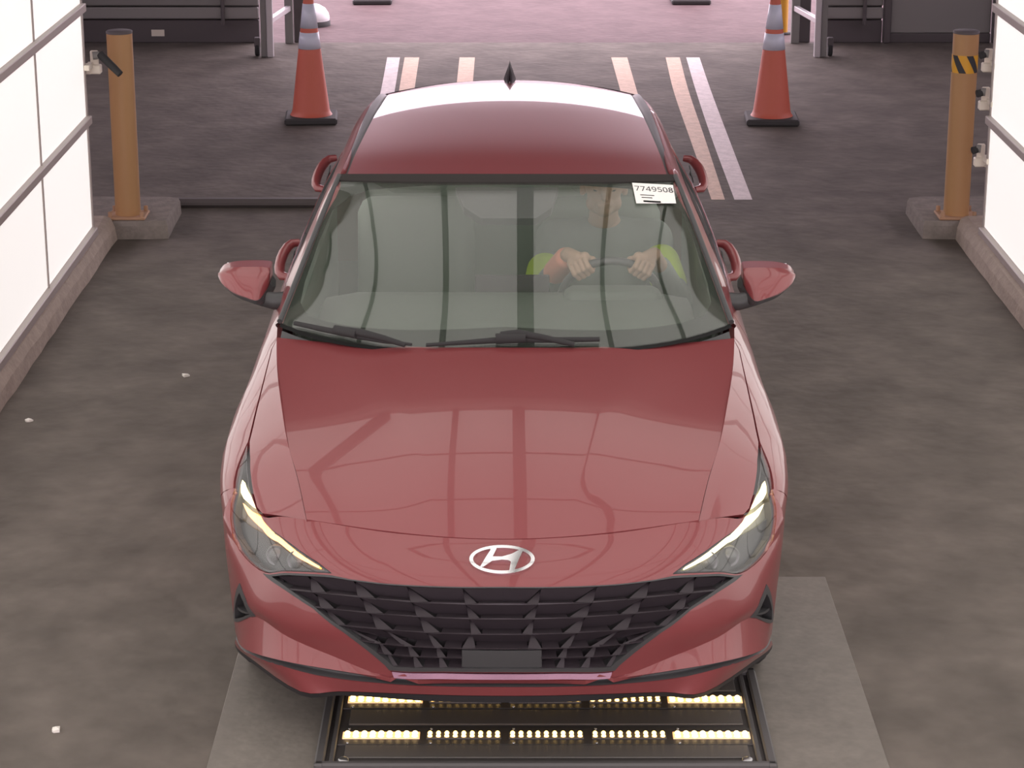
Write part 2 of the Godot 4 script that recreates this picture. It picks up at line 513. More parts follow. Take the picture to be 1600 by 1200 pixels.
const SIDE := [   # -z, then x, y of the crest, shoulder, flank, lower flank and rocker
	[0.3, 0.59, 0.705, 0.73, 0.61, 0.744, 0.5, 0.738, 0.35, 0.728, 0.2],
	[0.45, 0.627, 0.776, 0.815, 0.645, 0.834, 0.52, 0.83, 0.36, 0.818, 0.2],
	[0.6, 0.668, 0.83, 0.866, 0.69, 0.88, 0.58, 0.874, 0.39, 0.858, 0.2],
	[0.85, 0.714, 0.888, 0.902, 0.725, 0.912, 0.62, 0.903, 0.4, 0.885, 0.2],
	[1.1, 0.751, 0.927, 0.898, 0.768, 0.906, 0.64, 0.897, 0.4, 0.88, 0.2],
	[1.35, 0.777, 0.959, 0.872, 0.825, 0.888, 0.66, 0.88, 0.4, 0.868, 0.2],
	[1.7, 0.8, 0.985, 0.852, 0.885, 0.872, 0.68, 0.866, 0.4, 0.856, 0.2],
	[2.4, 0.812, 0.992, 0.85, 0.905, 0.866, 0.7, 0.86, 0.4, 0.85, 0.2],
	[3.1, 0.8, 1.005, 0.838, 0.905, 0.858, 0.7, 0.852, 0.4, 0.842, 0.2],
	[3.6, 0.775, 1.025, 0.822, 0.91, 0.845, 0.7, 0.84, 0.4, 0.832, 0.2],
	[4.1, 0.71, 1.045, 0.775, 0.92, 0.808, 0.72, 0.802, 0.42, 0.79, 0.22],
	[4.55, 0.6, 1.04, 0.67, 0.92, 0.71, 0.74, 0.705, 0.45, 0.69, 0.28],
]
# roof-side line from the foot of the windscreen pillar over the door tops to the tail
const PILLAR := [Vector3(0.769, 1.009, -1.39), Vector3(0.718, 1.128, -1.685), Vector3(0.665, 1.250, -1.91), Vector3(0.613, 1.360, -2.11)]
const SCREEN := [Vector3(0, 0.985, -1.15), Vector3(0, 1.101, -1.40), Vector3(0, 1.236, -1.71), Vector3(0, 1.372, -2.05)]
const ROOF_MID := [Vector3(0, 1.372, -2.05), Vector3(0, 1.418, -2.40), Vector3(0, 1.453, -2.90), Vector3(0, 1.462, -3.20), Vector3(0, 1.460, -3.45), Vector3(0, 1.438, -3.68)]
const DITCH := [Vector3(0.584, 1.364, -2.12), Vector3(0.569, 1.392, -2.42), Vector3(0.540, 1.418, -2.90), Vector3(0.522, 1.424, -3.16), Vector3(0.508, 1.420, -3.42), Vector3(0.50, 1.385, -3.66)]
const RAIL := [Vector3(0.614, 1.357, -2.12), Vector3(0.592, 1.392, -2.44), Vector3(0.578, 1.414, -2.90), Vector3(0.565, 1.422, -3.17), Vector3(0.547, 1.415, -3.46), Vector3(0.535, 1.378, -3.68)]
const GREEN := [   # the glasshouse side: door-top line, its outer edge, the bulge of the glass, the waist
	[Vector3(0.769, 1.009, -1.39), Vector3(0.718, 1.128, -1.685), Vector3(0.665, 1.250, -1.91), Vector3(0.613, 1.360, -2.11), Vector3(0.592, 1.392, -2.44), Vector3(0.578, 1.414, -2.90), Vector3(0.560, 1.420, -3.28), Vector3(0.535, 1.378, -3.68), Vector3(0.560, 1.27, -3.98), Vector3(0.60, 1.13, -4.26)],
	[Vector3(0.782, 0.992, -1.44), Vector3(0.746, 1.092, -1.74), Vector3(0.702, 1.205, -1.97), Vector3(0.655, 1.315, -2.15), Vector3(0.634, 1.355, -2.45), Vector3(0.618, 1.378, -2.90), Vector3(0.598, 1.382, -3.28), Vector3(0.578, 1.34, -3.68), Vector3(0.60, 1.235, -3.98), Vector3(0.625, 1.10, -4.26)],
	[Vector3(0.792, 0.978, -1.46), Vector3(0.785, 1.040, -1.76), Vector3(0.766, 1.10, -2.00), Vector3(0.742, 1.165, -2.20), Vector3(0.730, 1.185, -2.47), Vector3(0.712, 1.205, -2.90), Vector3(0.690, 1.215, -3.28), Vector3(0.665, 1.19, -3.66), Vector3(0.66, 1.13, -3.96), Vector3(0.655, 1.07, -4.25)],
	[Vector3(0.786, 0.968, -1.46), Vector3(0.802, 0.986, -1.76), Vector3(0.808, 0.988, -2.02), Vector3(0.811, 0.990, -2.22), Vector3(0.811, 0.993, -2.48), Vector3(0.804, 1.001, -2.90), Vector3(0.790, 1.012, -3.28), Vector3(0.768, 1.028, -3.66), Vector3(0.728, 1.041, -3.96), Vector3(0.682, 1.046, -4.25)],
]
const CORE := Vector3(0, 0.45, -2.3)

func cr(p0: Vector3, p1: Vector3, p2: Vector3, p3: Vector3, t: float) -> Vector3:
	return p1 + 0.5 * t * (p2 - p0 + t * (2.0 * p0 - 5.0 * p1 + 4.0 * p2 - p3 + t * (3.0 * (p1 - p2) + p3 - p0)))
func along(pts: Array, u: float, mirrored := false) -> Vector3:
	var n := pts.size()
	var i := clampi(int(floor(u)), 0, n - 2)
	var p1: Vector3 = pts[i]
	var p2: Vector3 = pts[i + 1]
	var p0: Vector3 = pts[i - 1] if i > 0 else (p2 * Vector3(-1, 1, 1) if mirrored else 2.0 * p1 - p2)
	var p3: Vector3 = pts[i + 2] if i < n - 2 else 2.0 * p2 - p1
	return cr(p0, p1, p2, p3, u - i)
func sheet(g: Array, u: float, v: float) -> Vector3:
	var rows := []
	for r in g:
		rows.append(along(r, absf(u), true))
	var p := along(rows, v)
	if u < 0.0: p.x = -p.x
	return p
func bumper_at(u: float, v: float) -> Vector3:
	var p := sheet(FA, u, v)
	var a := absf(u)
	if a > 5.0 and v > 0.0 and v < 1.0:     # the lamp's outer corner swells out to the flank
		p.x += signf(u) * 0.036 * smoothstep(5.0, 6.3, a) * smoothstep(7.6, 6.6, a) * 4.0 * v * (1.0 - v)
	return p
func chin_at(u: float, v: float) -> Vector3: return sheet(FB, u, v)
func lip_at(u: float, v: float) -> Vector3: return sheet(FC, u, v)
func herm(xs: Array, ys: Array, x: float) -> float:
	var n := xs.size()
	var i := 0
	while i < n - 2 and x > xs[i + 1]: i += 1
	var h: float = xs[i + 1] - xs[i]
	var t: float = (x - xs[i]) / h
	var m := []
	for k in [i, i + 1]:
		if k == 0: m.append((ys[1] - ys[0]) / (xs[1] - xs[0]))
		elif k == n - 1: m.append((ys[n - 1] - ys[n - 2]) / (xs[n - 1] - xs[n - 2]))
		else:
			var a: float = xs[k] - xs[k - 1]
			var b: float = xs[k + 1] - xs[k]
			m.append(((ys[k] - ys[k - 1]) / a * b + (ys[k + 1] - ys[k]) / b * a) / (a + b))
	var t2 := t * t
	var t3 := t2 * t
	return ys[i] * (2.0 * t3 - 3.0 * t2 + 1.0) + m[0] * h * (t3 - 2.0 * t2 + t) + ys[i + 1] * (3.0 * t2 - 2.0 * t3) + m[1] * h * (t3 - t2)
var side_cache := {}
var side_z := []
func side_col(s: float) -> Array:
	var key := int(round(s * 20000.0))
	if side_cache.has(key): return side_cache[key]
	if side_z.is_empty():
		for r in SIDE: side_z.append(r[0])
	var xs := []
	var ys := []
	for k in 5:
		var cx := []
		var cy := []
		for r in SIDE:
			cx.append(r[1 + 2 * k]); cy.append(r[2 + 2 * k])
		xs.push_front(herm(side_z, cx, s)); ys.push_front(herm(side_z, cy, s))
	side_cache[key] = [ys, xs]
	return side_cache[key]
func side_at(s: float, t: float) -> Vector3:   # s: distance behind the nose, t: 0 rocker .. 1 crest
	var c := side_col(s)
	var y := lerpf(c[0][0], c[0][4], t)
	return Vector3(herm(c[0], c[1], y), y, -s)
func side_poly(zy: Array) -> PackedVector2Array:
	var out := PackedVector2Array()
	for q in zy:
		var c := side_col(-q[0])
		out.append(Vector2(-q[0], minf((q[1] - c[0][0]) / (c[0][4] - c[0][0]), 1.0)))
	return out
func hood_mid(z: float) -> float:
	var s := maxf(z + 1.15, 0.0)
	return 0.99 - 0.19 * (z + 1.15) - 0.1665 * pow(s, 4.3)
func hood_at(v: float, t: float) -> Vector3:   # v: 0 middle, 0.5 crease, 1 crest;  t: 0 front, 1 windscreen
	var side := -1.0 if v < 0.0 else 1.0
	v = absf(v)
	var w := v
	var z := 0.0
	var x := 0.0
	for k in 3:
		z = lerpf(-0.203 - 0.088 * w * w, -1.15 - 0.196 * pow(w, 2.3), t)
		var xe: float = side_col(-z)[1][4]
		var xk := lerpf(0.185, 0.455, t)
		x = 2.0 * v * xk if v < 0.5 else lerpf(xk, xe, 2.0 * v - 1.0)
		w = x / xe
	var xe2: float = side_col(-z)[1][4]
	var xk2 := lerpf(0.185, 0.455, t)
	var y := hood_mid(z) - 0.1 * x * x
	if v > 0.5:
		var d := x - xk2
		y -= 0.075 * d * (1.0 - d / (xe2 - xk2)) * smoothstep(1.0, 0.55, t) * smoothstep(0.0, 0.22, t)
	return Vector3(x * side, y, z)
func screen_at(u: float, v: float) -> Vector3:
	var c := along(SCREEN, v)
	var e := along(PILLAR, v)
	var k := pow(absf(u), 3.4)
	return Vector3(u * e.x, lerpf(c.y, e.y, k), lerpf(c.z, e.z, k))
func roof_at(u: float, v: float) -> Vector3:
	var c := along(ROOF_MID, v)
	var e := along(DITCH, v)
	var k := pow(absf(u), 2.2)
	return Vector3(u * e.x, lerpf(c.y, e.y, k), lerpf(c.z, e.z, k))
func ditch_at(u: float, v: float) -> Vector3:
	var p := along(DITCH, v).lerp(along(RAIL, v), u)
	p.y -= 0.008 * sin(PI * u)
	return p
func green_at(u: float, v: float) -> Vector3:
	var rows := []
	for r in GREEN: rows.append(along(r, u))
	return along(rows, v)

func normal_of(f: Callable, u: float, v: float, eu: float, ev: float) -> Vector3:
	var a: Vector3 = f.call(u + eu, v) - f.call(u - eu, v)
	var b: Vector3 = f.call(u, v + ev) - f.call(u, v - ev)
	var n := a.cross(b).normalized()
	return -n if n.dot(f.call(u, v) - CORE) < 0.0 else n
# lays the outline poly (in the surface's u, v) on the surface f, with its holes left out, and gives its edges depth
func panel(mb: MB, f: Callable, poly: PackedVector2Array, step: Vector2, sx := 1.0, off := 0.0, skirt := 0.012, holes := [], depth = null) -> void:
	var keep := {}
	var eps := step * 0.02
	var place := func(q: Vector2) -> int:
		var key := Vector2i((q * 5000.0).round())
		if not keep.has(key):
			var n := normal_of(f, q.x, q.y, eps.x, eps.y)
			var d: float = off if depth == null else off + depth.call(q)
			var p: Vector3 = f.call(q.x, q.y) + n * d
			p.x *= sx; n.x *= sx
			keep[key] = mb.vert(p, n, q)
		return keep[key]
	var lo := poly[0]
	var hi := poly[0]
	for q in poly:
		lo = lo.min(q); hi = hi.max(q)
	var c0 := Vector2i((lo / step).floor())
	var c1 := Vector2i((hi / step).ceil())
	for i in range(c0.x, c1.x):
		for j in range(c0.y, c1.y):
			var r := Rect2(Vector2(i, j) * step, step)
			var cell := PackedVector2Array([r.position, r.position + Vector2(step.x, 0), r.end, r.position + Vector2(0, step.y)])
			var pieces := Geometry2D.intersect_polygons(poly, cell)
			for h in holes:
				var next: Array[PackedVector2Array] = []
				for pc in pieces:
					next.append_array(Geometry2D.clip_polygons(pc, h))
				pieces = next
			for pc in pieces:
				if Geometry2D.is_polygon_clockwise(pc) and holes.size(): continue
				var tr := Geometry2D.triangulate_polygon(pc)
				for k in range(0, tr.size(), 3):
					var a: int = place.call(pc[tr[k]]); var b: int = place.call(pc[tr[k + 1]]); var c: int = place.call(pc[tr[k + 2]])
					if a != b and b != c and a != c: mb.tri(a, b, c)
	if skirt == 0.0: return
	for loop in [poly] + holes:
		for i in loop.size():
			var a: Vector2 = loop[i]
			var b: Vector2 = loop[(i + 1) % loop.size()]
			if absf(a.x) < 0.02 and absf(b.x) < 0.02: continue
			var n := maxi(1, int(ceil(((b - a) / step).length())))
			for k in n:
				var qa := a.lerp(b, float(k) / n)
				var qb := a.lerp(b, float(k + 1) / n)
				if holes.size():
					var qm := (qa + qb) * 0.5
					var bare := false
					for h in holes:
						if h == loop: bare = bare or not Geometry2D.is_point_in_polygon(qm, poly)
						elif Geometry2D.is_point_in_polygon(qm, h): bare = true
					if bare: continue
				var na := normal_of(f, qa.x, qa.y, eps.x, eps.y)
				var nb := normal_of(f, qb.x, qb.y, eps.x, eps.y)
				var da: float = off if depth == null else off + depth.call(qa)
				var db: float = off if depth == null else off + depth.call(qb)
				var pa: Vector3 = f.call(qa.x, qa.y) + na * da
				var pb: Vector3 = f.call(qb.x, qb.y) + nb * db
				var q := [pa, pb, pb - nb * skirt, pa - na * skirt]
				for m in 4: q[m] = q[m] * Vector3(sx, 1, 1)
				mb.flat(q)
func grow(poly: PackedVector2Array, by: float) -> PackedVector2Array:
	var r := Geometry2D.offset_polygon(poly, by)
	return r[0] if r.size() else poly
func pv(a: Array) -> PackedVector2Array:
	var o := PackedVector2Array()
	for i in range(0, a.size(), 2): o.append(Vector2(a[i], a[i + 1]))
	return o
func ellipse2(c: Vector2, r: Vector2, n := 40) -> PackedVector2Array:
	var o := PackedVector2Array()
	for k in n: o.append(c + Vector2(cos(TAU * k / n), sin(TAU * k / n)) * r)
	return o
func rect2(a: Vector2, b: Vector2) -> PackedVector2Array:
	return PackedVector2Array([a, Vector2(b.x, a.y), b, Vector2(a.x, b.y)])

const LAMP := [6.995, 0.0, 5.999, 0.0, 5.623, 0.012, 5.273, 0.027, 5.007, 0.003, 4.346, 0.285, 3.855, 0.503, 3.272, 0.82, 3.038, 0.986, 5.002, 1.027, 5.353, 1.038, 5.57, 1.022, 5.702, 0.943, 5.732, 0.73, 5.834, 0.513, 5.98, 0.29, 6.1, 0.23, 6.332, 0.174, 6.618, 0.128, 6.83, 0.076]
const DRL_UPPER := [6.192, 0.123, 5.913, 0.107, 5.575, 0.075, 5.267, 0.038, 5.493, 0.12, 5.793, 0.198, 5.954, 0.199, 6.093, 0.163]
const DRL_LOWER := [5.754, 0.25, 5.537, 0.211, 5.297, 0.131, 5.02, 0.06, 4.671, 0.185, 4.215, 0.384, 3.674, 0.663, 3.28, 0.868, 3.314, 0.908, 3.784, 0.721, 4.363, 0.437, 5.034, 0.262, 5.522, 0.292]
const MOUTH := [4.868, 1.065, 3.433, 1.658, 2.79, 2.086, 2.048, 2.741, 1.964, 2.845, 1.003, 2.828, 0.0, 2.823, 0.0, 1.023, 1.0, 1.034, 1.702, 1.04, 2.7, 1.057, 3.041, 1.03]
const MOUTH_IN := [4.55, 1.10, 3.432, 1.605, 2.79, 1.993, 1.998, 2.636, 1.903, 2.742, 1.004, 2.739, 0.0, 2.733, 0.0, 1.045, 1.0, 1.056, 1.7, 1.062, 2.7, 1.08, 3.05, 1.07]
const STRIP := [1.952, 2.858, 1.003, 2.844, 0.0, 2.839, 0.0, 2.985, 1.0, 2.985, 1.86, 2.97]
const VENT := [5.491, 1.773, 5.283, 2.072, 5.025, 2.956, 5.403, 2.99, 6.0, 2.99, 6.0, 2.856, 5.73, 2.288]
const VENT_IN := [5.499, 2.06, 5.369, 2.267, 5.225, 2.852, 5.378, 2.881, 5.90, 2.91, 5.84, 2.662, 5.693, 2.405]
const ROWS := [1.03, 1.365, 1.634, 1.935, 2.26, 2.49, 2.745]
const DIVIDERS := [[0.0, 0.716, 1.70, 2.66, 3.60, 4.5, 5.2], [0.0, 0.66, 1.62, 2.55, 3.48, 4.4], [0.0, 0.60, 1.52, 2.39, 3.28, 4.1], [0.0, 0.56, 1.40, 2.22, 3.02, 3.8], [0.0, 0.74, 1.22, 1.74, 2.26, 2.8], [0.0, 0.72, 1.16, 1.62, 2.08, 2.6], [0.0, 0.70, 1.12, 1.54, 1.96, 2.4]]

func arch(cz: float, cy: float, r: float) -> PackedVector2Array:
	var zy := []
	for k in 40:
		zy.append([cz + r * cos(TAU * k / 40), cy + r * sin(TAU * k / 40)])
	return side_poly(zy)

func build_car() -> void:
	var car := root("sedan_car", "red four-door sedan parked nose-on in the tunnel with its daytime lamps lit", "car", Vector3(CAR_X, 0, 0))
	car.rotation.y = CAR_TURN
	var S := Vector2(0.2, 0.15)
	var lamp := pv(LAMP)
	var mouth := pv(MOUTH)
	var mouth_in := pv(MOUTH_IN)
	var vent := pv(VENT)
	var strip := pv(STRIP)
	# --- bumper skin with the openings for lamps, grille and vents left out
	var bp := MB.new()
	var bumper_edge := pv([0, 0, 7, 0, 6.99, 0.1, 6.83, 0.06, 6.3, 0.15, 6.0, 0.25, 6.0, 1.0, 6.0, 2.0, 6.0, 3, 0, 3])
	for sx in [-1.0, 1.0]:
		panel(bp, bumper_at, bumper_edge, S, sx, 0.0, 0.02, [grow(lamp, 0.012), mouth, vent, strip])
		panel(bp, side_at, side_poly([[-0.498, 0.235], [-0.498, 0.59], [-0.520, 0.655], [-0.566, 0.704], [-0.576, 0.702], [-0.636, 0.652], [-0.68, 0.615], [-0.72, 0.56], [-0.60, 0.235]]), Vector2(0.03, 0.05), sx, 0.0, 0.02, [arch(-0.885, 0.335, 0.372)])
		panel(bp, chin_at, rect2(Vector2(0, 0), Vector2(6.0, 1)), Vector2(0.25, 0.25), sx, 0.0, 0.015)
	put("front_bumper", bp, M.paint, car)
	var lp := MB.new()
	var sp := MB.new()
	var ul := MB.new()
	for sx in [-1.0, 1.0]:
		panel(lp, lip_at, rect2(Vector2(0, 0), Vector2(6.0, 1)), Vector2(0.25, 0.25), sx, 0.0, 0.004)
		ul.grid(func(a, b): return lip_at(a, 1.0) + Vector3(0, -0.004 - (0.018 + 0.008 * smoothstep(2.6, 1.2, a)) * b, -0.006 - 0.012 * b), 24, 2, 0, 6, 0, 1, Vector3(0, 0.6, -1), 0.0, sx)
		ul.grid(func(a, b): return (lip_at(a, 1.0) + Vector3(0, -0.022 - 0.008 * smoothstep(2.6, 1.2, a), -0.018)).lerp(Vector3(lip_at(a, 1.0).x * 0.96, 0.19, -1.2), b), 24, 2, 0, 6, 0, 1, Vector3(0, 0.6, -1), 0.0, sx)
		sp.grid(func(a, b): return chin_at(a, 1.0).lerp(lip_at(a, 0.0), b) + Vector3(0, 0, -0.026 * sin(PI * b) - 0.002), 32, 4, 0, 6, 0, 1, CORE, 0.0, sx)
	put("chin_lip", lp, M.paint, car)
	put("chin_groove", sp, M.black_plastic, car)
	put("under_lip", ul, M.matt_black, car)
	# --- grille
	var gr := part("grille", car)
	var bk := MB.new()
	var fr := MB.new()
	for sx in [-1.0, 1.0]:
		panel(bk, bumper_at, mouth, Vector2(0.4, 0.3), sx, -0.045, 0.0)
		panel(fr, bumper_at, mouth, S, sx, 0.001, 0.05, [mouth_in])
	put("grille_back", bk, M.matt_black, gr)
	put("grille_frame", fr, M.black_plastic, gr)
	for r in 6:
		var top: Array = DIVIDERS[r]
		var bot: Array = DIVIDERS[r + 1]
		for j in mini(top.size(), bot.size()) - 1:
			if r >= 4 and j == 0: continue
			for sx in [-1.0, 1.0]:
				grille_cell(gr, mouth_in, [Vector2(top[j], ROWS[r]), Vector2(top[j + 1], ROWS[r]), Vector2(bot[j + 1], ROWS[r + 1]), Vector2(bot[j], ROWS[r + 1])], sx)
	var pl := MB.new()
	for sx in [-1.0, 1.0]:
		panel(pl, bumper_at, rect2(Vector2(0, 2.30), Vector2(0.73, 2.73)), Vector2(0.25, 0.15), sx, -0.004, 0.03)
	put("sensor_plate", pl, M.black_plastic, gr)
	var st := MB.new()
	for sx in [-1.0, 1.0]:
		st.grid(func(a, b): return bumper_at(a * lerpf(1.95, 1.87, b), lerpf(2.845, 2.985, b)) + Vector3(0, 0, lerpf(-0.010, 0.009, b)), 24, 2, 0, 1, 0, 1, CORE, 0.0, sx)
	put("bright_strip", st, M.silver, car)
	# --- vents, lamps
	for sx in [-1.0, 1.0]:
		var ve := part("corner_vent", car)
		var vf := MB.new()
		panel(vf, bumper_at, vent, Vector2(0.12, 0.12), sx, 0.002, 0.03, [pv(VENT_IN)])
		put("vent_frame", vf, M.black_plastic, ve)
		var vb := MB.new()
		panel(vb, bumper_at, grow(pv(VENT_IN), 0.02), Vector2(0.2, 0.2), sx, -0.03, 0.0)
		put("vent_back", vb, M.matt_black, ve)
		var vs := MB.new()
		panel(vs, bumper_at, pv([5.84, 2.60, 5.30, 2.80, 5.27, 2.84, 5.30, 2.86, 5.86, 2.68]), Vector2(0.12, 0.12), sx, -0.006, 0.02)
		put("vent_fin", vs, M.black_plastic, ve)
		var hl := part("headlamp", car)
		var ho := MB.new()
		panel(ho, bumper_at, grow(lamp, 0.004), S, sx, -0.045, 0.0)
		put("lamp_housing", ho, M.lamp_housing, hl)
		var bz := MB.new()
		panel(bz, bumper_at, pv([5.85, 0.52, 5.05, 0.36, 4.4, 0.53, 3.7, 0.80, 3.35, 0.97, 5.30, 0.99, 5.60, 0.93]), S, sx, -0.034, 0.012)
		put("lamp_bezel", bz, M.lamp_dark, hl)
		var rim := MB.new()
		panel(rim, bumper_at, grow(lamp, 0.004), S, sx, -0.012, 0.03, [grow(lamp, -0.05)])
		put("lamp_rim", rim, M.black_plastic, hl)
		var pc := bumper_at(4.62, 0.60)
		var pn := normal_of(bumper_at, 4.62, 0.60, 0.01, 0.01)
		for k in 2:
			var pj := MB.new()
			var q := bumper_at(4.75 - 0.75 * k, 0.64 + 0.14 * k) - pn * 0.042
			var bs := Basis(Quaternion(Vector3.UP, Vector3(0.12, 0.18, 1).normalized()))
			pj.lathe([Vector2(0.034, 0.0), Vector2(0.034, 0.014), Vector2(0.029, 0.016), Vector2(0.026, 0.012), Vector2(0.018, 0.020), Vector2(0.0, 0.023)], Transform3D(bs, q))
			if sx < 0.0:
				for i in pj.v.size():
					pj.v[i].x = -pj.v[i].x; pj.n[i].x = -pj.n[i].x
				for i in range(0, pj.ix.size(), 3):
					var tmp := pj.ix[i + 1]; pj.ix[i + 1] = pj.ix[i + 2]; pj.ix[i + 2] = tmp
			put("projector", pj, M.projector, hl)
		var d1 := MB.new()
		panel(d1, bumper_at, pv(DRL_UPPER), Vector2(0.1, 0.08), sx, -0.012, 0.015)
		put("daytime_light", d1, M.drl_white, hl)
		var d2 := MB.new()
		panel(d2, bumper_at, pv(DRL_LOWER), Vector2(0.1, 0.08), sx, -0.012, 0.015)
		put("daytime_light", d2, M.drl if sx < 0.0 else M.drl_white, hl)
		var le := MB.new()
		panel(le, bumper_at, grow(lamp, -0.012), S, sx, 0.0, 0.0)
		put("lamp_lens", le, M.lens, hl)
	# --- emblem
	var em := part("emblem", car)
	var ec := Vector2(0.0, 0.466)
	var er := Vector2(0.60, 0.31)
	var ring := MB.new()
	panel(ring, bumper_at, ellipse2(ec, er, 48), Vector2(0.08, 0.05), 1.0, 0.007, 0.012, [ellipse2(ec, er * Vector2(0.885, 0.80), 48)])
	put("emblem_ring", ring, M.chrome, em)
	var hsh := PackedVector2Array()
	for q in [[-0.37, -0.80], [-0.155, -0.90], [-0.175, -0.70], [-0.285, -0.16], [0.0, -0.16], [0.30, -0.36], [0.55, -0.66], [0.665, -0.68], [0.50, 0.10], [0.36, 0.84], [0.21, 0.93], [0.25, 0.45], [0.27, 0.20], [0.20, 0.10], [0.0, 0.06], [-0.30, 0.15], [-0.56, 0.56], [-0.665, 0.58], [-0.50, -0.10], [-0.36, -0.62]]:
		hsh.append(ec + Vector2(q[0], q[1]) * er)
	var hm := MB.new()
	panel(hm, bumper_at, hsh, Vector2(0.06, 0.04), 1.0, 0.008, 0.012)
	put("emblem_letter", hm, M.chrome, em)
	# --- hood
	var ho2 := MB.new()
	var flank := side_poly([[-0.292, 0.712], [-0.335, 0.695], [-0.405, 0.682], [-0.438, 0.690], [-0.501, 0.715], [-0.57, 0.743], [-0.652, 0.771], [-0.761, 0.794], [-1.318, 0.935], [-1.346, 1.2], [-1.0, 1.2], [-0.7, 1.2], [-0.45, 1.2], [-0.30, 1.2]])
	for sx in [-1.0, 1.0]:
		panel(ho2, hood_at, rect2(Vector2(0.0, 0), Vector2(0.5, 1)), Vector2(0.05, 0.04), sx, 0.0, 0.0)
		panel(ho2, hood_at, rect2(Vector2(0.5, 0), Vector2(1.0, 1)), Vector2(0.05, 0.04), sx, 0.0, 0.0)
		panel(ho2, side_at, flank, Vector2(0.04, 0.04), sx, 0.0, 0.015)
		for e in 2:
			ho2.grid(func(a, b): return hood_at(a, float(e)) + Vector3(0, -0.02 * b, 0.0), 24, 1, 0, 1, 0, 1, Vector3(0, 0.8, -0.7), 0.0, sx)
	put("hood", ho2, M.paint, car)
	# --- body sides
	var fa := arch(-0.885, 0.335, 0.372)
	var ra := arch(-3.60, 0.335, 0.372)
	for sx in [-1.0, 1.0]:
		var fe := MB.new()
		panel(fe, side_at, side_poly([[-0.764, 0.790], [-1.322, 0.931], [-1.352, 1.2], [-1.5, 1.2], [-1.60, 1.2], [-1.575, 0.6], [-1.545, 0.285], [-1.26, 0.285], [-0.90, 0.30], [-0.68, 0.62], [-0.64, 0.655], [-0.575, 0.703], [-0.674, 0.750]]), Vector2(0.05, 0.06), sx, 0.0, 0.02, [fa])
		put("fender", fe, M.paint, car)
		var fd := part("front_door", car)
		var m1 := MB.new()
		panel(m1, side_at, side_poly([[-1.606, 1.2], [-1.9, 1.2], [-2.2, 1.2], [-2.615, 1.2], [-2.63, 0.6], [-2.625, 0.29], [-1.55, 0.29], [-1.581, 0.6]]), Vector2(0.08, 0.06), sx, 0.0, 0.015)
		put("door_skin", m1, M.paint, fd)
		var rd := part("rear_door", car)
		var m2 := MB.new()
		panel(m2, side_at, side_poly([[-2.621, 1.2], [-3.0, 1.2], [-3.45, 1.2], [-3.43, 0.80], [-3.25, 0.5], [-3.19, 0.29], [-2.631, 0.29], [-2.636, 0.6]]), Vector2(0.08, 0.06), sx, 0.0, 0.015, [ra])
		put("door_skin", m2, M.paint, rd)
		var qp := MB.new()
		panel(qp, side_at, side_poly([[-3.456, 1.2], [-3.8, 1.2], [-4.2, 1.2], [-4.549, 1.2], [-4.549, 0.3], [-3.9, 0.26], [-3.6, 0.3], [-3.256, 0.5], [-3.436, 0.80]]), Vector2(0.08, 0.06), sx, 0.0, 0.02, [ra])
		put("rear_quarter", qp, M.paint, car)
		var rk := MB.new()
		panel(rk, side_at, side_poly([[-1.26, 0.28], [-3.2, 0.28], [-3.2, 0.16], [-1.26, 0.16]]), Vector2(0.2, 0.06), sx, 0.0, 0.03)
		put("rocker_panel", rk, M.paint, car)
		# door handles
		for k in 2:
			var lo := Vector3(0.842, 0.890, -2.44) if k == 0 else Vector3(0.792, 1.000, -3.50)
			var hi := Vector3(0.815, 0.985, -2.62) if k == 0 else Vector3(0.752, 1.095, -3.70)
			var hd := MB.new()
			var pts := []
			for i in 9:
				var a := PI * i / 8.0
				var q := lo.lerp(hi, 0.5 - 0.5 * cos(a)) + Vector3(0.052 * pow(maxf(sin(a), 0.0), 0.6), 0, 0)
				pts.append(q * Vector3(sx, 1, 1))
			hd.tube(pts, [0.014, 0.018, 0.020, 0.021, 0.021, 0.021, 0.020, 0.018, 0.014], 12)
			var hp := part("door_handle", fd if k == 0 else rd)
			put("handle_grip", hd, M.paint, hp)
			var hc := MB.new()
			hc.lathe([Vector2(0.04, 0.0), Vector2(0.04, 0.004), Vector2(0.03, 0.004), Vector2(0.0, -0.006)], Transform3D(Basis(Quaternion(Vector3.UP, Vector3(sx, 0.25, 0).normalized())).scaled(Vector3(1, 1, 1)), ((lo + hi) * 0.5 + Vector3(0.006, 0, 0)) * Vector3(sx, 1, 1)), 18)
			put("handle_cup", hc, M.black_plastic, hp)
		# glasshouse side: pillars and frames in body colour, windows left open and glazed
		var fw := pv([0.55, 2.86, 1.0, 2.20, 1.75, 1.42, 2.7, 1.10, 3.5, 1.06, 4.28, 1.06, 4.38, 2.0, 4.36, 2.88, 2.5, 2.90])
		var rw := pv([4.50, 2.88, 4.52, 2.0, 4.44, 1.06, 5.5, 1.06, 6.5, 1.12, 7.2, 1.40, 7.45, 2.1, 7.0, 2.86])
		var gs := MB.new()
		panel(gs, green_at, rect2(Vector2(0, 0), Vector2(9, 3)), Vector2(0.25, 0.2), sx, 0.0, 0.02, [fw, rw])
		put("cabin_side_frame", gs, M.paint, car)
		for k in 2:
			var w := fw if k == 0 else rw
			var gw := part("side_window", car)
			var ed := MB.new()
			panel(ed, green_at, grow(w, 0.0), Vector2(0.25, 0.2), sx, -0.002, 0.02, [grow(w, -0.07)])
			put("window_seal", ed, M.black_plastic, gw)
			var gl := MB.new()
			panel(gl, green_at, grow(w, -0.02), Vector2(0.25, 0.2), sx, -0.008, 0.0)
			put("window_pane", gl, M.glass, gw)
	# --- windscreen: two faces of glass, black printed border behind it
	var ws := part("windshield", car)
	var wg := MB.new()
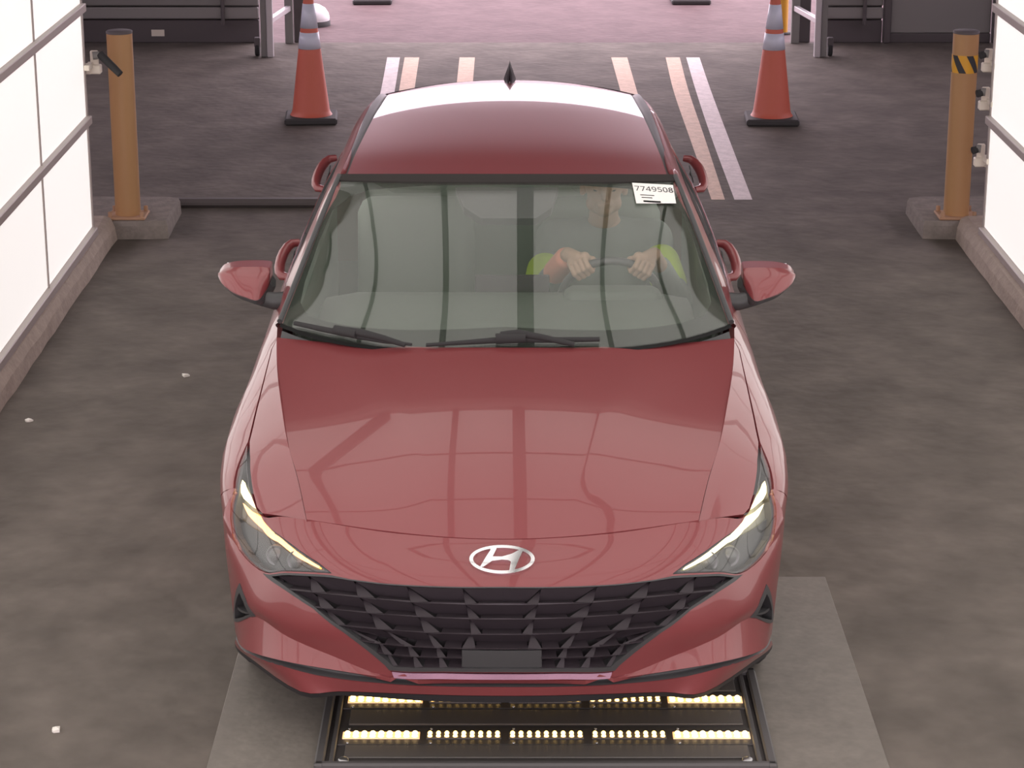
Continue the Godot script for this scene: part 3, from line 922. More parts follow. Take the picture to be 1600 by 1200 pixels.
	panel(wg, screen_at, rect2(Vector2(-0.995, 0.0), Vector2(0.995, 2.985)), Vector2(0.08, 0.12), 1.0, 0.0, 0.0)
	put("windshield_pane", wg, M.glass, ws)
	var wi := MB.new()
	panel(wi, screen_at, rect2(Vector2(-0.995, 0.0), Vector2(0.995, 2.985)), Vector2(0.08, 0.12), 1.0, -0.005, 0.0)
	put("windshield_inner_pane", wi, M.glass, ws)
	var clear := pv([-0.95, 0.452, -0.965, 0.793, -0.972, 1.566, -0.965, 2.25, -0.90, 2.60, -0.80, 2.76, -0.65, 2.82, -0.45, 2.87, 0.0, 2.894, 0.45, 2.87, 0.65, 2.82, 0.80, 2.76, 0.90, 2.60, 0.965, 2.25, 0.972, 1.566, 0.965, 0.793, 0.95, 0.452, 0.90, 0.30, 0.80, 0.288, 0.565, 0.332, 0.0, 0.45, -0.565, 0.332, -0.80, 0.288, -0.90, 0.30])
	var ft := MB.new()
	panel(ft, screen_at, rect2(Vector2(-1.0, -0.05), Vector2(1.0, 3.0)), Vector2(0.08, 0.12), 1.0, -0.008, 0.0, [clear])
	put("windshield_border", ft, M.frit, ws)
	for sx in [-1.0, 1.0]:
		var pt := MB.new()
		var pts := []
		for i in 13: pts.append(screen_at(sx, 3.0 * i / 12.0) + Vector3(0, 0.002, 0))
		pt.tube(pts, 0.010, 8)
		put("pillar_trim", pt, M.black_plastic, ws)
	var hd2 := MB.new()
	panel(hd2, screen_at, rect2(Vector2(-0.99, 2.885), Vector2(0.99, 3.03)), Vector2(0.08, 0.07), 1.0, 0.004, 0.012)
	put("dull_header_border", hd2, M.header_black, ws)  # border print drawn outside the glass, so no bright reflection covers it
	# cowl below the glass
	var cw := MB.new()
	cw.grid(func(a, b): return screen_at(a, 0.0).lerp(hood_at(absf(a), 1.0) * Vector3(signf(a), 1, 1), b) + Vector3(0, -0.028, 0.0), 30, 2, -0.99, 0.99, 0, 1, CORE)
	put("cowl", cw, M.black_plastic, car)
	wipers(car)
	# --- roof, ditch strips, rear glass, boot, tail
	var rf := MB.new()
	panel(rf, roof_at, rect2(Vector2(-1, 0.02), Vector2(1, 5)), Vector2(0.08, 0.1), 1.0, 0.0, 0.015)
	put("roof", rf, M.paint, car)
	for sx in [-1.0, 1.0]:
		var dt := MB.new()
		dt.grid(ditch_at, 5, 40, 0, 1, 0, 5, CORE, 0.0, sx)
		put("roof_strip", dt, M.black_plastic, car)
	var rg_at := func(a, b):
		var c := along([Vector3(0, 1.438, -3.68), Vector3(0, 1.29, -3.98), Vector3(0, 1.095, -4.30)], b)
		var e := along([GREEN[0][7], GREEN[0][8], GREEN[0][9]], b)
		var k := pow(absf(a), 2.2)
		return Vector3(a * e.x, lerpf(c.y, e.y, k), lerpf(c.z, e.z, k))
	var rg := MB.new()
	rg.grid(rg_at, 24, 16, -1, 1, 0, 2, CORE)
	put("rear_window", rg, M.tinted_glass, car)
	var tl_at := func(a, b):
		var s := lerpf(4.22, 4.549, b)
		var c := side_col(s)
		var k := pow(absf(a), 2.4)
		return Vector3(a * c[1][4], lerpf(1.10 - 0.02 * b, c[0][4], k), -s - 0.09 * (1.0 - k) * (0.5 + b * 0.5))
	var tl := MB.new()
	tl.grid(tl_at, 24, 8, -1, 1, 0, 1, CORE)
	put("boot_lid", tl, M.paint, car)
	var tail_at := func(a, b):
		var c := side_col(4.549)
		var y := lerpf(0.27, c[0][4], b)
		var k := pow(absf(a), 2.4)
		return Vector3(a * herm(c[0], c[1], y), y + (1.0 - k) * 0.04 * b, -4.549 - (1.0 - k) * (0.09 + 0.05 * sin(PI * (1.0 - b))))
	var ta := MB.new()
	ta.grid(tail_at, 24, 12, -1, 1, 0, 1, CORE)
	put("rear_bumper", ta, M.paint, car)
	for sx in [-1.0, 1.0]:
		var tlm := MB.new()
		tlm.grid(func(a, b): return tail_at.call(a, b) + Vector3(0, 0, -0.006), 10, 4, 0.35 * sx, 0.97 * sx, 0.72, 0.86, CORE)
		put("tail_lamp", tlm, mat("tail_red", Color(0.25, 0.01, 0.01), 0.1), car)
	# aerial fin
	var fin := MB.new()
	for sg in [-1.0, 1.0]:
		fin.grid(func(a, b): return Vector3(sg * 0.026 * (1.0 - b) * pow(sin(PI * minf(a * 0.5 + 0.02, 1.0)), 0.7) * (1.0 if a < 0.999 else 0.0), 1.455 + 0.075 * b * pow(a, 0.9), -3.45 - 0.19 * lerpf(a, maxf(a, 0.55 + 0.45 * a), b)), 14, 10, 0.0, 1.0, 0.0, 1.0, Vector3(0, 1.46, -3.55))
	put("aerial_fin", fin, M.gloss_black, car)
	# --- mirrors
	for sx in [-1.0, 1.0]: mirror(car, sx)
	# --- wheels, underside
	for wz in [-0.885, -3.60]:
		for sx in [-1.0, 1.0]: wheel(car, Vector3(sx * (0.755 if wz > -2 else 0.715), 0.325, wz), sx)
	var un := boxm(Vector3(0, 0.24, -2.60), Vector3(1.3, 0.08, 3.6), 0.02)
	put("floor_pan", un, M.matt_black, car)
	var bay := boxm(Vector3(0, 0.44, -0.80), Vector3(1.02, 0.34, 0.95), 0.03)
	put("engine_bay", bay, M.matt_black, car)
	interior(car)

func grille_cell(gr: Node3D, mouth_in: PackedVector2Array, q: Array, sx: float) -> void:
	# corners: inner top, outer top, outer bottom, inner bottom; the light triangle sits on the outer side
	var a: Vector2 = q[1]
	var d: Vector2 = q[2]
	var e: Vector2 = d.lerp(q[3], 0.36)
	var mb := MB.new()
	var put_poly := func(poly: PackedVector2Array, dep: Callable) -> void:
		for pc in Geometry2D.intersect_polygons(poly, mouth_in):
			var pts := []
			var mid := Vector3.ZERO
			for p in pc:
				var w: Vector3 = bumper_at(p.x, p.y) + normal_of(bumper_at, p.x, p.y, 0.01, 0.01) * float(dep.call(p))
				pts.append(w * Vector3(sx, 1, 1))
			for i in range(1, pts.size() - 1):
				var g: Vector3 = (pts[i] - pts[0]).cross(pts[i + 1] - pts[0])
				mb.flat([pts[0], pts[i], pts[i + 1]] if g.z > 0.0 else [pts[0], pts[i + 1], pts[i]])
	var v0: float = a.y
	var h: float = d.y - a.y
	put_poly.call(PackedVector2Array([a, d, e]), func(p: Vector2): return -0.030 + 0.029 * (p.y - v0) / h)
	put_poly.call(PackedVector2Array([q[0], a, e, q[3]]), func(p: Vector2): return -0.006 - 0.034 * (p.y - v0) / h)
	# the proud lower lip of the cell
	var up: Vector2 = Vector2(0, -h * 0.09)
	put_poly.call(PackedVector2Array([q[3] + up, e + up, d, q[3]]), func(_p: Vector2): return -0.001)
	put_poly.call(PackedVector2Array([q[3] + up * 2.2, e + up * 2.2, e + up, q[3] + up]), func(p: Vector2): return -0.001 - 0.036 * clampf((d.y + up.y - p.y) / (h * 0.108), 0.0, 1.0))
	if mb.ix.size():
		put("grille_cell", mb, M.gloss_black, gr)

func wipers(car: Node3D) -> void:
	var q := func(u: float, v: float, o: float) -> Vector3:
		return screen_at(u, v) + normal_of(screen_at, u, v, 0.01, 0.02) * o
	for k in 2:
		var w := part("wiper", car)
		var blade := MB.new()
		var arm := MB.new()
		var hub := MB.new()
		if k == 0:
			blade.tube([q.call(-0.925, 0.03, 0.014), q.call(-0.80, 0.06, 0.016), q.call(-0.66, 0.055, 0.018), q.call(-0.52, 0.02, 0.016), q.call(-0.40, 0.0, 0.014)], [0.008, 0.010, 0.012, 0.008, 0.005], 8)
			arm.tube([q.call(-0.73, 0.09, 0.026), q.call(-0.62, 0.06, 0.032), q.call(-0.52, 0.03, 0.026), q.call(-0.43, 0.0, 0.01)], [0.010, 0.014, 0.011, 0.009], 8)
			hub.tube([q.call(-0.74, 0.075, 0.022), q.call(-0.64, 0.05, 0.026)], 0.017, 8)
		else:
			blade.tube([q.call(-0.34, 0.0, 0.014), q.call(-0.12, 0.07, 0.016), q.call(0.04, 0.11, 0.018), q.call(0.20, 0.10, 0.016), q.call(0.41, 0.10, 0.014)], [0.006, 0.009, 0.012, 0.010, 0.008], 8)
			arm.tube([q.call(-0.02, 0.14, 0.030), q.call(0.06, 0.15, 0.034), q.call(0.16, 0.10, 0.028), q.call(0.30, 0.03, 0.012)], [0.010, 0.014, 0.011, 0.009], 8)
			hub.tube([q.call(-0.04, 0.10, 0.022), q.call(0.09, 0.10, 0.026)], 0.018, 8)
		put("wiper_blade", blade, M.rubber, w)
		put("wiper_arm", arm, M.rubber, w)
		put("wiper_clip", hub, M.rubber, w)

func mirror(car: Node3D, sx: float) -> void:
	var m := part("door_mirror", car)
	# sections across the housing: x, top y, bottom y, front z of the bottom edge
	var sec := [[0.842, 1.096, 1.045, -1.765], [0.850, 1.100, 1.030, -1.735], [0.877, 1.102, 1.004, -1.682], [0.92, 1.102, 1.010, -1.695], [0.96, 1.100, 1.020, -1.715], [0.99, 1.095, 1.032, -1.742], [1.015, 1.086, 1.045, -1.775], [1.030, 1.068, 1.058, -1.812]]
	var ring := func(s: Array, base: bool) -> Array:
		var lo := 0.022
		var zc: float = lerpf(-1.80, -1.835, clampf((s[0] - 0.95) / 0.08, 0, 1))
		if base:
			return [Vector3(s[0], s[2] + 0.004, -1.87), Vector3(s[0] * 0.998, s[2] + 0.002, s[3] + 0.002), Vector3(s[0] * 0.99, s[2] - lo * 0.7, s[3] - 0.006), Vector3(s[0] * 0.98, s[2] - lo, s[3] - 0.05), Vector3(s[0] * 0.985, s[2] - lo * 0.6, -1.865)]
		return [Vector3(s[0], s[1], -1.875), Vector3(s[0], s[1] - 0.005, zc), Vector3(s[0], s[2], s[3]), Vector3(s[0], s[2] - 0.004, s[3] - 0.012), Vector3(s[0], s[2], -1.87)]
	var shape := func(base: bool) -> MB:
		var mb := MB.new()
		var rings := []
		for s in sec: rings.append(ring.call(s, base))
		var n: int = rings[0].size()
		for k in n:
			var la := []
			var lb := []
			for r in rings:
				la.append(r[k]); lb.append(r[(k + 1) % n])
			var belly := 0.010 if k == 1 and not base else 0.0
			mb.grid(func(u, v): return along(la, u).lerp(along(lb, u), v) + Vector3(0, belly, belly) * sin(PI * v), 28, 6, 0, rings.size() - 1, 0, 1, Vector3(0.93, 1.05, -1.82), 0.0, sx)
		for e in [0, rings.size() - 1]:
			var poly := []
			for p in rings[e]: poly.append(p * Vector3(sx, 1, 1))
			mb.flat(poly)
		return mb
	put("mirror_cap", shape.call(false), M.paint, m)
	put("mirror_base", shape.call(true), M.black_plastic, m)
	var arm := MB.new()
	arm.tube([Vector3(sx * 0.93, 1.005, -1.76), Vector3(sx * 0.87, 0.996, -1.745), Vector3(sx * 0.82, 0.990, -1.73), Vector3(sx * 0.78, 0.992, -1.73)], [0.02, 0.028, 0.032, 0.034], 12)
	put("mirror_arm", arm, M.black_plastic, m)
	put("mirror_glass", boxm(Vector3(sx * 0.93, 1.055, -1.878), Vector3(0.15, 0.075, 0.004), 0.001), M.chrome, m)

func wheel(car: Node3D, at: Vector3, sx: float) -> void:
	var w := part("wheel", car, at)
	var b := Basis(Vector3(0, 0, 1), PI * 0.5 * -sx)
	var xf := Transform3D(b, Vector3.ZERO)
	var ty := MB.new()
	ty.lathe([Vector2(0.215, -0.09), Vector2(0.27, -0.10), Vector2(0.305, -0.095), Vector2(0.322, -0.075), Vector2(0.325, -0.03), Vector2(0.325, 0.03), Vector2(0.322, 0.075), Vector2(0.305, 0.095), Vector2(0.27, 0.10), Vector2(0.215, 0.09)], xf, 48)
	put("tyre", ty, M.rubber, w)
	var rm := MB.new()
	rm.lathe([Vector2(0.19, -0.085), Vector2(0.218, -0.09), Vector2(0.218, 0.092), Vector2(0.205, 0.094), Vector2(0.195, 0.07), Vector2(0.19, -0.085)], xf, 48)
	rm.lathe([Vector2(0.0, 0.06), Vector2(0.05, 0.058), Vector2(0.062, 0.045), Vector2(0.062, 0.0), Vector2(0.0, 0.0)], xf, 24)
	put("rim", rm, M.alloy, w)
	for k in 5:
		var an := TAU * k / 5.0
		var sp := MB.new()
		for o in [-0.16, 0.16]:
			sp.tube([xf * Vector3(0.045 * cos(an), 0.045, 0.045 * sin(an)), xf * Vector3(0.20 * cos(an + o), 0.07, 0.20 * sin(an + o))], [0.020, 0.013], 8)
		put("spoke", sp, M.alloy, w)
	var br := MB.new()
	br.lathe([Vector2(0.0, 0.0), Vector2(0.15, 0.0), Vector2(0.15, -0.02), Vector2(0.0, -0.02)], xf, 32)
	put("brake_disc", br, M.alloy, w)

func rounded(ce: Vector3, s: Vector3, r: float, b := Basis(), n := 10) -> MB:
	var mb := MB.new()
	var h := s * 0.5
	for ax in 3:
		var a1 := (ax + 1) % 3
		var a2 := (ax + 2) % 3
		for sg in [-1.0, 1.0]:
			var o := mb.v.size()
			for i in n + 1:
				for j in n + 1:
					var p := Vector3()
					p[ax] = sg * h[ax]; p[a1] = lerpf(-h[a1], h[a1], float(i) / n); p[a2] = lerpf(-h[a2], h[a2], float(j) / n)
					var k := Vector3(clampf(p.x, -h.x + r, h.x - r), clampf(p.y, -h.y + r, h.y - r), clampf(p.z, -h.z + r, h.z - r))
					var d := (p - k).normalized()
					mb.vert(ce + b * (k + d * r), b * d)
			for i in n:
				for j in n:
					var q := o + i * (n + 1) + j
					mb.tri(q, q + n + 1, q + n + 2)
					mb.tri(q, q + n + 2, q + 1)
	return mb

func interior(car: Node3D) -> void:
	var da := part("dashboard", car)
	put("dash_top", rounded(Vector3(0, 0.885, -1.66), Vector3(1.34, 0.20, 0.55), 0.07), M.dash, da)
	put("instrument_hood", rounded(Vector3(0.38, 0.96, -1.84), Vector3(0.36, 0.10, 0.16), 0.045), M.dash, da)
	put("centre_screen", boxm(Vector3(0.02, 0.97, -1.93), Vector3(0.27, 0.13, 0.015), 0.004), M.gloss_black, da)
	put("console", rounded(Vector3(0, 0.55, -2.30), Vector3(0.24, 0.34, 0.85), 0.05), M.dash, car)
	for sx in [-1.0, 1.0]:
		var s := part("front_seat", car)
		put("seat_cushion", rounded(Vector3(sx * 0.38, 0.35, -2.58), Vector3(0.50, 0.20, 0.54), 0.07), M.seat_cloth, s)
		put("seat_back", rounded(Vector3(sx * 0.38, 0.74, -3.03), Vector3(0.48, 0.66, 0.17), 0.07, Basis(Vector3.RIGHT, -0.30)), M.seat_cloth, s)
		put("headrest", rounded(Vector3(sx * 0.38, 1.15, -3.15), Vector3(0.26, 0.17, 0.12), 0.05, Basis(Vector3.RIGHT, -0.2)), M.seat_cloth, s)
		put("door_card", boxm(Vector3(sx * 0.745, 0.70, -2.55), Vector3(0.03, 0.56, 1.7), 0.01), M.interior, car)
	var rb := part("rear_bench", car)
	put("bench_cushion", rounded(Vector3(0, 0.44, -3.30), Vector3(1.26, 0.20, 0.5), 0.07), M.seat_cloth, rb)
	put("bench_back", rounded(Vector3(0, 0.78, -3.66), Vector3(1.26, 0.66, 0.17), 0.07, Basis(Vector3.RIGHT, -0.35)), M.seat_cloth, rb)
	var hl := MB.new()
	hl.grid(func(a, b): return roof_at(a, b) - Vector3(0, 0.03, 0), 16, 16, -0.98, 0.98, 0.1, 4.9, Vector3(0, 3, -2.8))
	put("headliner", hl, M.headliner, car)
	# rear-view mirror with the sensor cover on the glass
	var rv := part("interior_mirror", car)
	var cv := MB.new()
	panel(cv, screen_at, pv([-0.30, 2.86, 0.30, 2.86, 0.25, 2.50, 0.16, 2.33, -0.14, 2.33, -0.24, 2.52]), Vector2(0.08, 0.12), 1.0, -0.012, 0.03)
	put("sensor_cover", cv, M.black_plastic, rv)
	put("mirror_shell", rounded(Vector3(0.0, 1.275, -2.02), Vector3(0.25, 0.065, 0.035), 0.016, Basis(Vector3.RIGHT, 0.2)), M.black_plastic, rv)
	# steering wheel
	var sw := part("steering_wheel", car)
	var b := Basis(Vector3.RIGHT, 0.42)
	var ce := Vector3(0.38, 0.915, -2.03)
	var rim := MB.new()
	var pts := []
	for k in 41: pts.append(ce + b * Vector3(0.182 * cos(TAU * k / 40), 0.182 * sin(TAU * k / 40), 0))
	rim.tube(pts, 0.015, 10, false)
	put("wheel_rim", rim, M.black_plastic, sw)
	var hub := rounded(ce + b * Vector3(0, -0.01, 0.015), Vector3(0.15, 0.12, 0.05), 0.022, b, 6)
	put("wheel_hub", hub, M.black_plastic, sw)
	for an in [0.0, PI, -PI * 0.5]:
		var spk := MB.new()
		spk.tube([ce + b * Vector3(0.05 * cos(an), 0.05 * sin(an), 0.01), ce + b * Vector3(0.18 * cos(an), 0.18 * sin(an), 0)], 0.014, 8)
		put("wheel_spoke", spk, M.black_plastic, sw)
	var colm := MB.new()
	colm.tube([ce + b * Vector3(0, 0, 0.02), ce + b * Vector3(0, -0.02, 0.30)], 0.04, 10)
	put("steering_column", colm, M.black_plastic, sw)

# ---------------------------------------------------------------- bodies: capsules joined with a smooth minimum, meshed as surface nets
func nets(bones: Array, cell: float, blend: float) -> MB:
	var lo := Vector3(1e9, 1e9, 1e9)
	var hi := -lo
	for b in bones:
		var r := Vector3.ONE * (maxf(b[2], b[3]) + blend + 2.0 * cell)
		lo = lo.min((b[0] as Vector3).min(b[1]) - r)
		hi = hi.max((b[0] as Vector3).max(b[1]) + r)
	var n := Vector3i(((hi - lo) / cell).ceil()) + Vector3i.ONE
	var f := PackedFloat32Array()
	f.resize(n.x * n.y * n.z)
	f.fill(1.0)
	for b in bones:
		var a: Vector3 = b[0]
		var ab: Vector3 = (b[1] as Vector3) - a
		var l2 := maxf(ab.length_squared(), 1e-9)
		var r := Vector3.ONE * (maxf(b[2], b[3]) + blend + 2.0 * cell)
		var i0 := Vector3i(((a.min(b[1]) - r - lo) / cell).floor()).max(Vector3i.ZERO)
		var i1 := Vector3i(((a.max(b[1]) + r - lo) / cell).ceil()).min(n - Vector3i.ONE)
		for x in range(i0.x, i1.x + 1):
			for y in range(i0.y, i1.y + 1):
				for z in range(i0.z, i1.z + 1):
					var p := lo + Vector3(x, y, z) * cell
					var t := clampf((p - a).dot(ab) / l2, 0.0, 1.0)
					var d := (p - a - ab * t).length() - lerpf(b[2], b[3], t)
					var k := (x * n.y + y) * n.z + z
					var o := f[k]
					var h := maxf(blend - absf(o - d), 0.0) / blend
					f[k] = minf(o, d) - h * h * blend * 0.25
	var mb := MB.new()
	var id := {}
	var sx := n.y * n.z
	var sy := n.z
	for x in n.x - 1:
		for y in n.y - 1:
			var base := (x * n.y + y) * n.z
			for z in n.z - 1:
				var k := base + z
				var neg := 0
				var c := [f[k], f[k + 1], f[k + sy], f[k + sy + 1], f[k + sx], f[k + sx + 1], f[k + sx + sy], f[k + sx + sy + 1]]
				for q in c:
					if q < 0.0: neg += 1
				if neg == 0 or neg == 8: continue
				var s := Vector3.ZERO
				var cnt := 0
				for e in [[0, 1], [2, 3], [4, 5], [6, 7], [0, 2], [1, 3], [4, 6], [5, 7], [0, 4], [1, 5], [2, 6], [3, 7]]:
					var u: float = c[e[0]]
					var w: float = c[e[1]]
					if (u < 0.0) != (w < 0.0):
						var t := u / (u - w)
						var pa := Vector3(e[0] >> 2, (e[0] >> 1) & 1, e[0] & 1)
						var pb := Vector3(e[1] >> 2, (e[1] >> 1) & 1, e[1] & 1)
						s += pa.lerp(pb, t)
						cnt += 1
				s /= cnt
				var g := Vector3(c[4] + c[5] + c[6] + c[7] - c[0] - c[1] - c[2] - c[3], c[2] + c[3] + c[6] + c[7] - c[0] - c[1] - c[4] - c[5], c[1] + c[3] + c[5] + c[7] - c[0] - c[2] - c[4] - c[6])
				id[k] = mb.vert(lo + (Vector3(x, y, z) + s) * cell, g.normalized())
	for k in id:
		var on := f[k] < 0.0
		for d in [[sx, sy, 1], [sy, 1, sx], [1, sx, sy]]:
			if (f[k + d[0]] < 0.0) == on: continue
			var q := [k, k - d[1], k - d[1] - d[2], k - d[2]]
			if id.has(q[1]) and id.has(q[2]) and id.has(q[3]):
				mb.tri(id[q[0]], id[q[1]], id[q[2]])
				mb.tri(id[q[0]], id[q[2]], id[q[3]])
	return mb

func build_driver() -> void:
	var d := root("person", "person in hi-vis yellow sleeves sitting behind the red car's steering wheel, hands on it", "person", Vector3(CAR_X, 0, 0))
	d.rotation.y = CAR_TURN
	var ce := Vector3(0.38, 0.915, -2.03)
	var b := Basis(Vector3.RIGHT, 0.42)
	var body := []
	var sleeves := []
	var cuffs := []
	var hands := []
	var X := 0.38
	# trunk, neck
	body += [[Vector3(X, 0.56, -2.70), Vector3(X, 0.74, -2.77), 0.15, 0.145], [Vector3(X, 0.74, -2.77), Vector3(X, 0.90, -2.82), 0.145, 0.14], [Vector3(X - 0.11, 0.90, -2.82), Vector3(X + 0.11, 0.90, -2.82), 0.11, 0.11], [Vector3(X, 0.98, -2.81), Vector3(X, 1.10, -2.76), 0.058, 0.054], [Vector3(X - 0.09, 0.56, -2.68), Vector3(X + 0.09, 0.56, -2.68), 0.13, 0.13]]
	for s: float in [-1.0, 1.0]:
		var an := PI * 0.5 - s * 0.60
		var rim := ce + b * Vector3(0.182 * cos(an), 0.182 * sin(an), 0)
		var R := b * Vector3(cos(an), sin(an), 0)
		var T := b * Vector3(-sin(an), cos(an), 0) * s
		var N := b * Vector3(0, 0, 1)
		var wrist := rim + R * 0.045 - N * 0.055 - T * 0.035
		var sh := Vector3(X + s * 0.19, 0.955, -2.80)
		var el := Vector3(X + s * 0.27, 0.80, -2.47)
		body += [[Vector3(X + s * 0.10, 0.93, -2.82), sh, 0.075, 0.068], [sh, el, 0.056, 0.044], [el, wrist, 0.043, 0.027]]
		body += [[Vector3(X + s * 0.10, 0.55, -2.64), Vector3(X + s * 0.15, 0.60, -2.20), 0.088, 0.062], [Vector3(X + s * 0.15, 0.60, -2.20), Vector3(X + s * 0.13, 0.34, -1.93), 0.060, 0.042], [Vector3(X + s * 0.13, 0.335, -1.95), Vector3(X + s * 0.13, 0.36, -1.78), 0.042, 0.034]]
		sleeves += [[Vector3(X + s * 0.10, 0.93, -2.82), sh, 0.088, 0.080], [sh, el, 0.068, 0.056], [el, el.lerp(wrist, 0.72), 0.055, 0.042]]
		if s < 0.0: cuffs += [[el.lerp(wrist, 0.62), el.lerp(wrist, 0.92), 0.046, 0.040]]
		# hand: palm on the outer side of the rim, four fingers over its front, thumb along the near side
		hands += [[wrist, rim + R * 0.034 - N * 0.020, 0.027, 0.024], [rim + R * 0.030 - N * 0.012 - T * 0.026, rim + R * 0.030 - N * 0.012 + T * 0.026, 0.021, 0.020]]
		for i in 4:
			var o: Vector3 = T * ((i - 1.5) * 0.0195)
			var ln: float = [0.92, 1.0, 0.96, 0.82][i]
			var k0 := rim + o + R * 0.034 + N * 0.010
			var k1 := rim + o + R * 0.012 + N * 0.0285
			var k2 := rim + o - R * 0.018 * ln + N * 0.024
			var k3 := rim + o - R * 0.030 * ln - N * 0.002
			hands += [[k0, k1, 0.0105, 0.0098], [k1, k2, 0.0098, 0.0088], [k2, k3, 0.0088, 0.0078]]
		var th := rim + R * 0.022 - N * 0.026 + T * 0.020
		hands += [[rim + R * 0.032 - N * 0.024 - T * 0.012, th, 0.015, 0.012], [th, rim - R * 0.004 - N * 0.026 + T * 0.040, 0.012, 0.0095], [rim - R * 0.004 - N * 0.026 + T * 0.040, rim - R * 0.022 - N * 0.016 + T * 0.046, 0.0095, 0.0082]]
	# head, turned to the road
	var H := Vector3(X - 0.005, 1.185, -2.72)
	var head := [[H + Vector3(0, 0.035, -0.02), H + Vector3(0, 0.03, 0.015), 0.083, 0.078], [H + Vector3(0, -0.02, 0.02), H + Vector3(0, -0.075, 0.048), 0.064, 0.034], [H + Vector3(-0.035, -0.06, 0.02), H + Vector3(0.035, -0.06, 0.02), 0.035, 0.035], [H + Vector3(0, 0.012, 0.088), H + Vector3(0, -0.022, 0.106), 0.009, 0.013], [H + Vector3(-0.034, 0.022, 0.078), H + Vector3(0.034, 0.022, 0.078), 0.013, 0.013], [H + Vector3(-0.02, -0.052, 0.078), H + Vector3(0.02, -0.052, 0.078), 0.010, 0.010], [H + Vector3(-0.082, 0.01, -0.01), H + Vector3(-0.084, -0.025, -0.005), 0.014, 0.010], [H + Vector3(0.082, 0.01, -0.01), H + Vector3(0.084, -0.025, -0.005), 0.014, 0.010], [H + Vector3(0, -0.06, -0.02), H + Vector3(0, -0.13, -0.045), 0.054, 0.056]]
	var bm := nets(body, 0.014, 0.04)
	for extra in [nets(head, 0.0045, 0.018), nets(hands, 0.0035, 0.006)]:
		var o := bm.v.size()
		bm.v.append_array(extra.v); bm.n.append_array(extra.n); bm.uv.append_array(extra.uv)
		for i in extra.ix: bm.ix.append(i + o)
	put("body", bm, M.skin, d)
	var shirt := body.slice(0, 3)
	for s in shirt.size(): shirt[s] = [shirt[s][0], shirt[s][1], shirt[s][2] + 0.012, shirt[s][3] + 0.012]
	put("shirt", nets(shirt + sleeves, 0.014, 0.04), M.dark_cloth, d)
	var vest := []
	for s: float in [-1.0, 1.0]:
		var sh2 := Vector3(X + s * 0.19, 0.955, -2.80)
		var el2 := Vector3(X + s * 0.27, 0.80, -2.47)
		vest.append([sh2.lerp(el2, 0.40 if s > 0.0 else 0.55), sh2.lerp(el2, 0.75), 0.074, 0.068])
	put("yellow_sleeve", nets(vest, 0.014, 0.03), M.vest, d)
	put("orange_cuff", nets(cuffs, 0.007, 0.01), M.orange_cloth, d)
	var legs := []
	for s in body:
		if s[0].y < 0.62 and s[1].y < 0.62: legs.append([s[0], s[1], s[2] + 0.012, s[3] + 0.012])
	put("trousers", nets(legs, 0.014, 0.03), M.dark_cloth, d)
	var hair := [[H + Vector3(0, 0.05, -0.035), H + Vector3(0, 0.055, 0.0), 0.085, 0.074], [H + Vector3(0, 0.0, -0.05), H + Vector3(0, -0.05, -0.055), 0.066, 0.045]]
	put("hair", nets(hair, 0.006, 0.02), M.hair, d)
	for s: float in [-1.0, 1.0]:
		var ey := rounded(H + Vector3(s * 0.031, 0.006, 0.080), Vector3(0.024, 0.012, 0.012), 0.0055, Basis(), 4)
		put("eye", ey, M.ink, d)

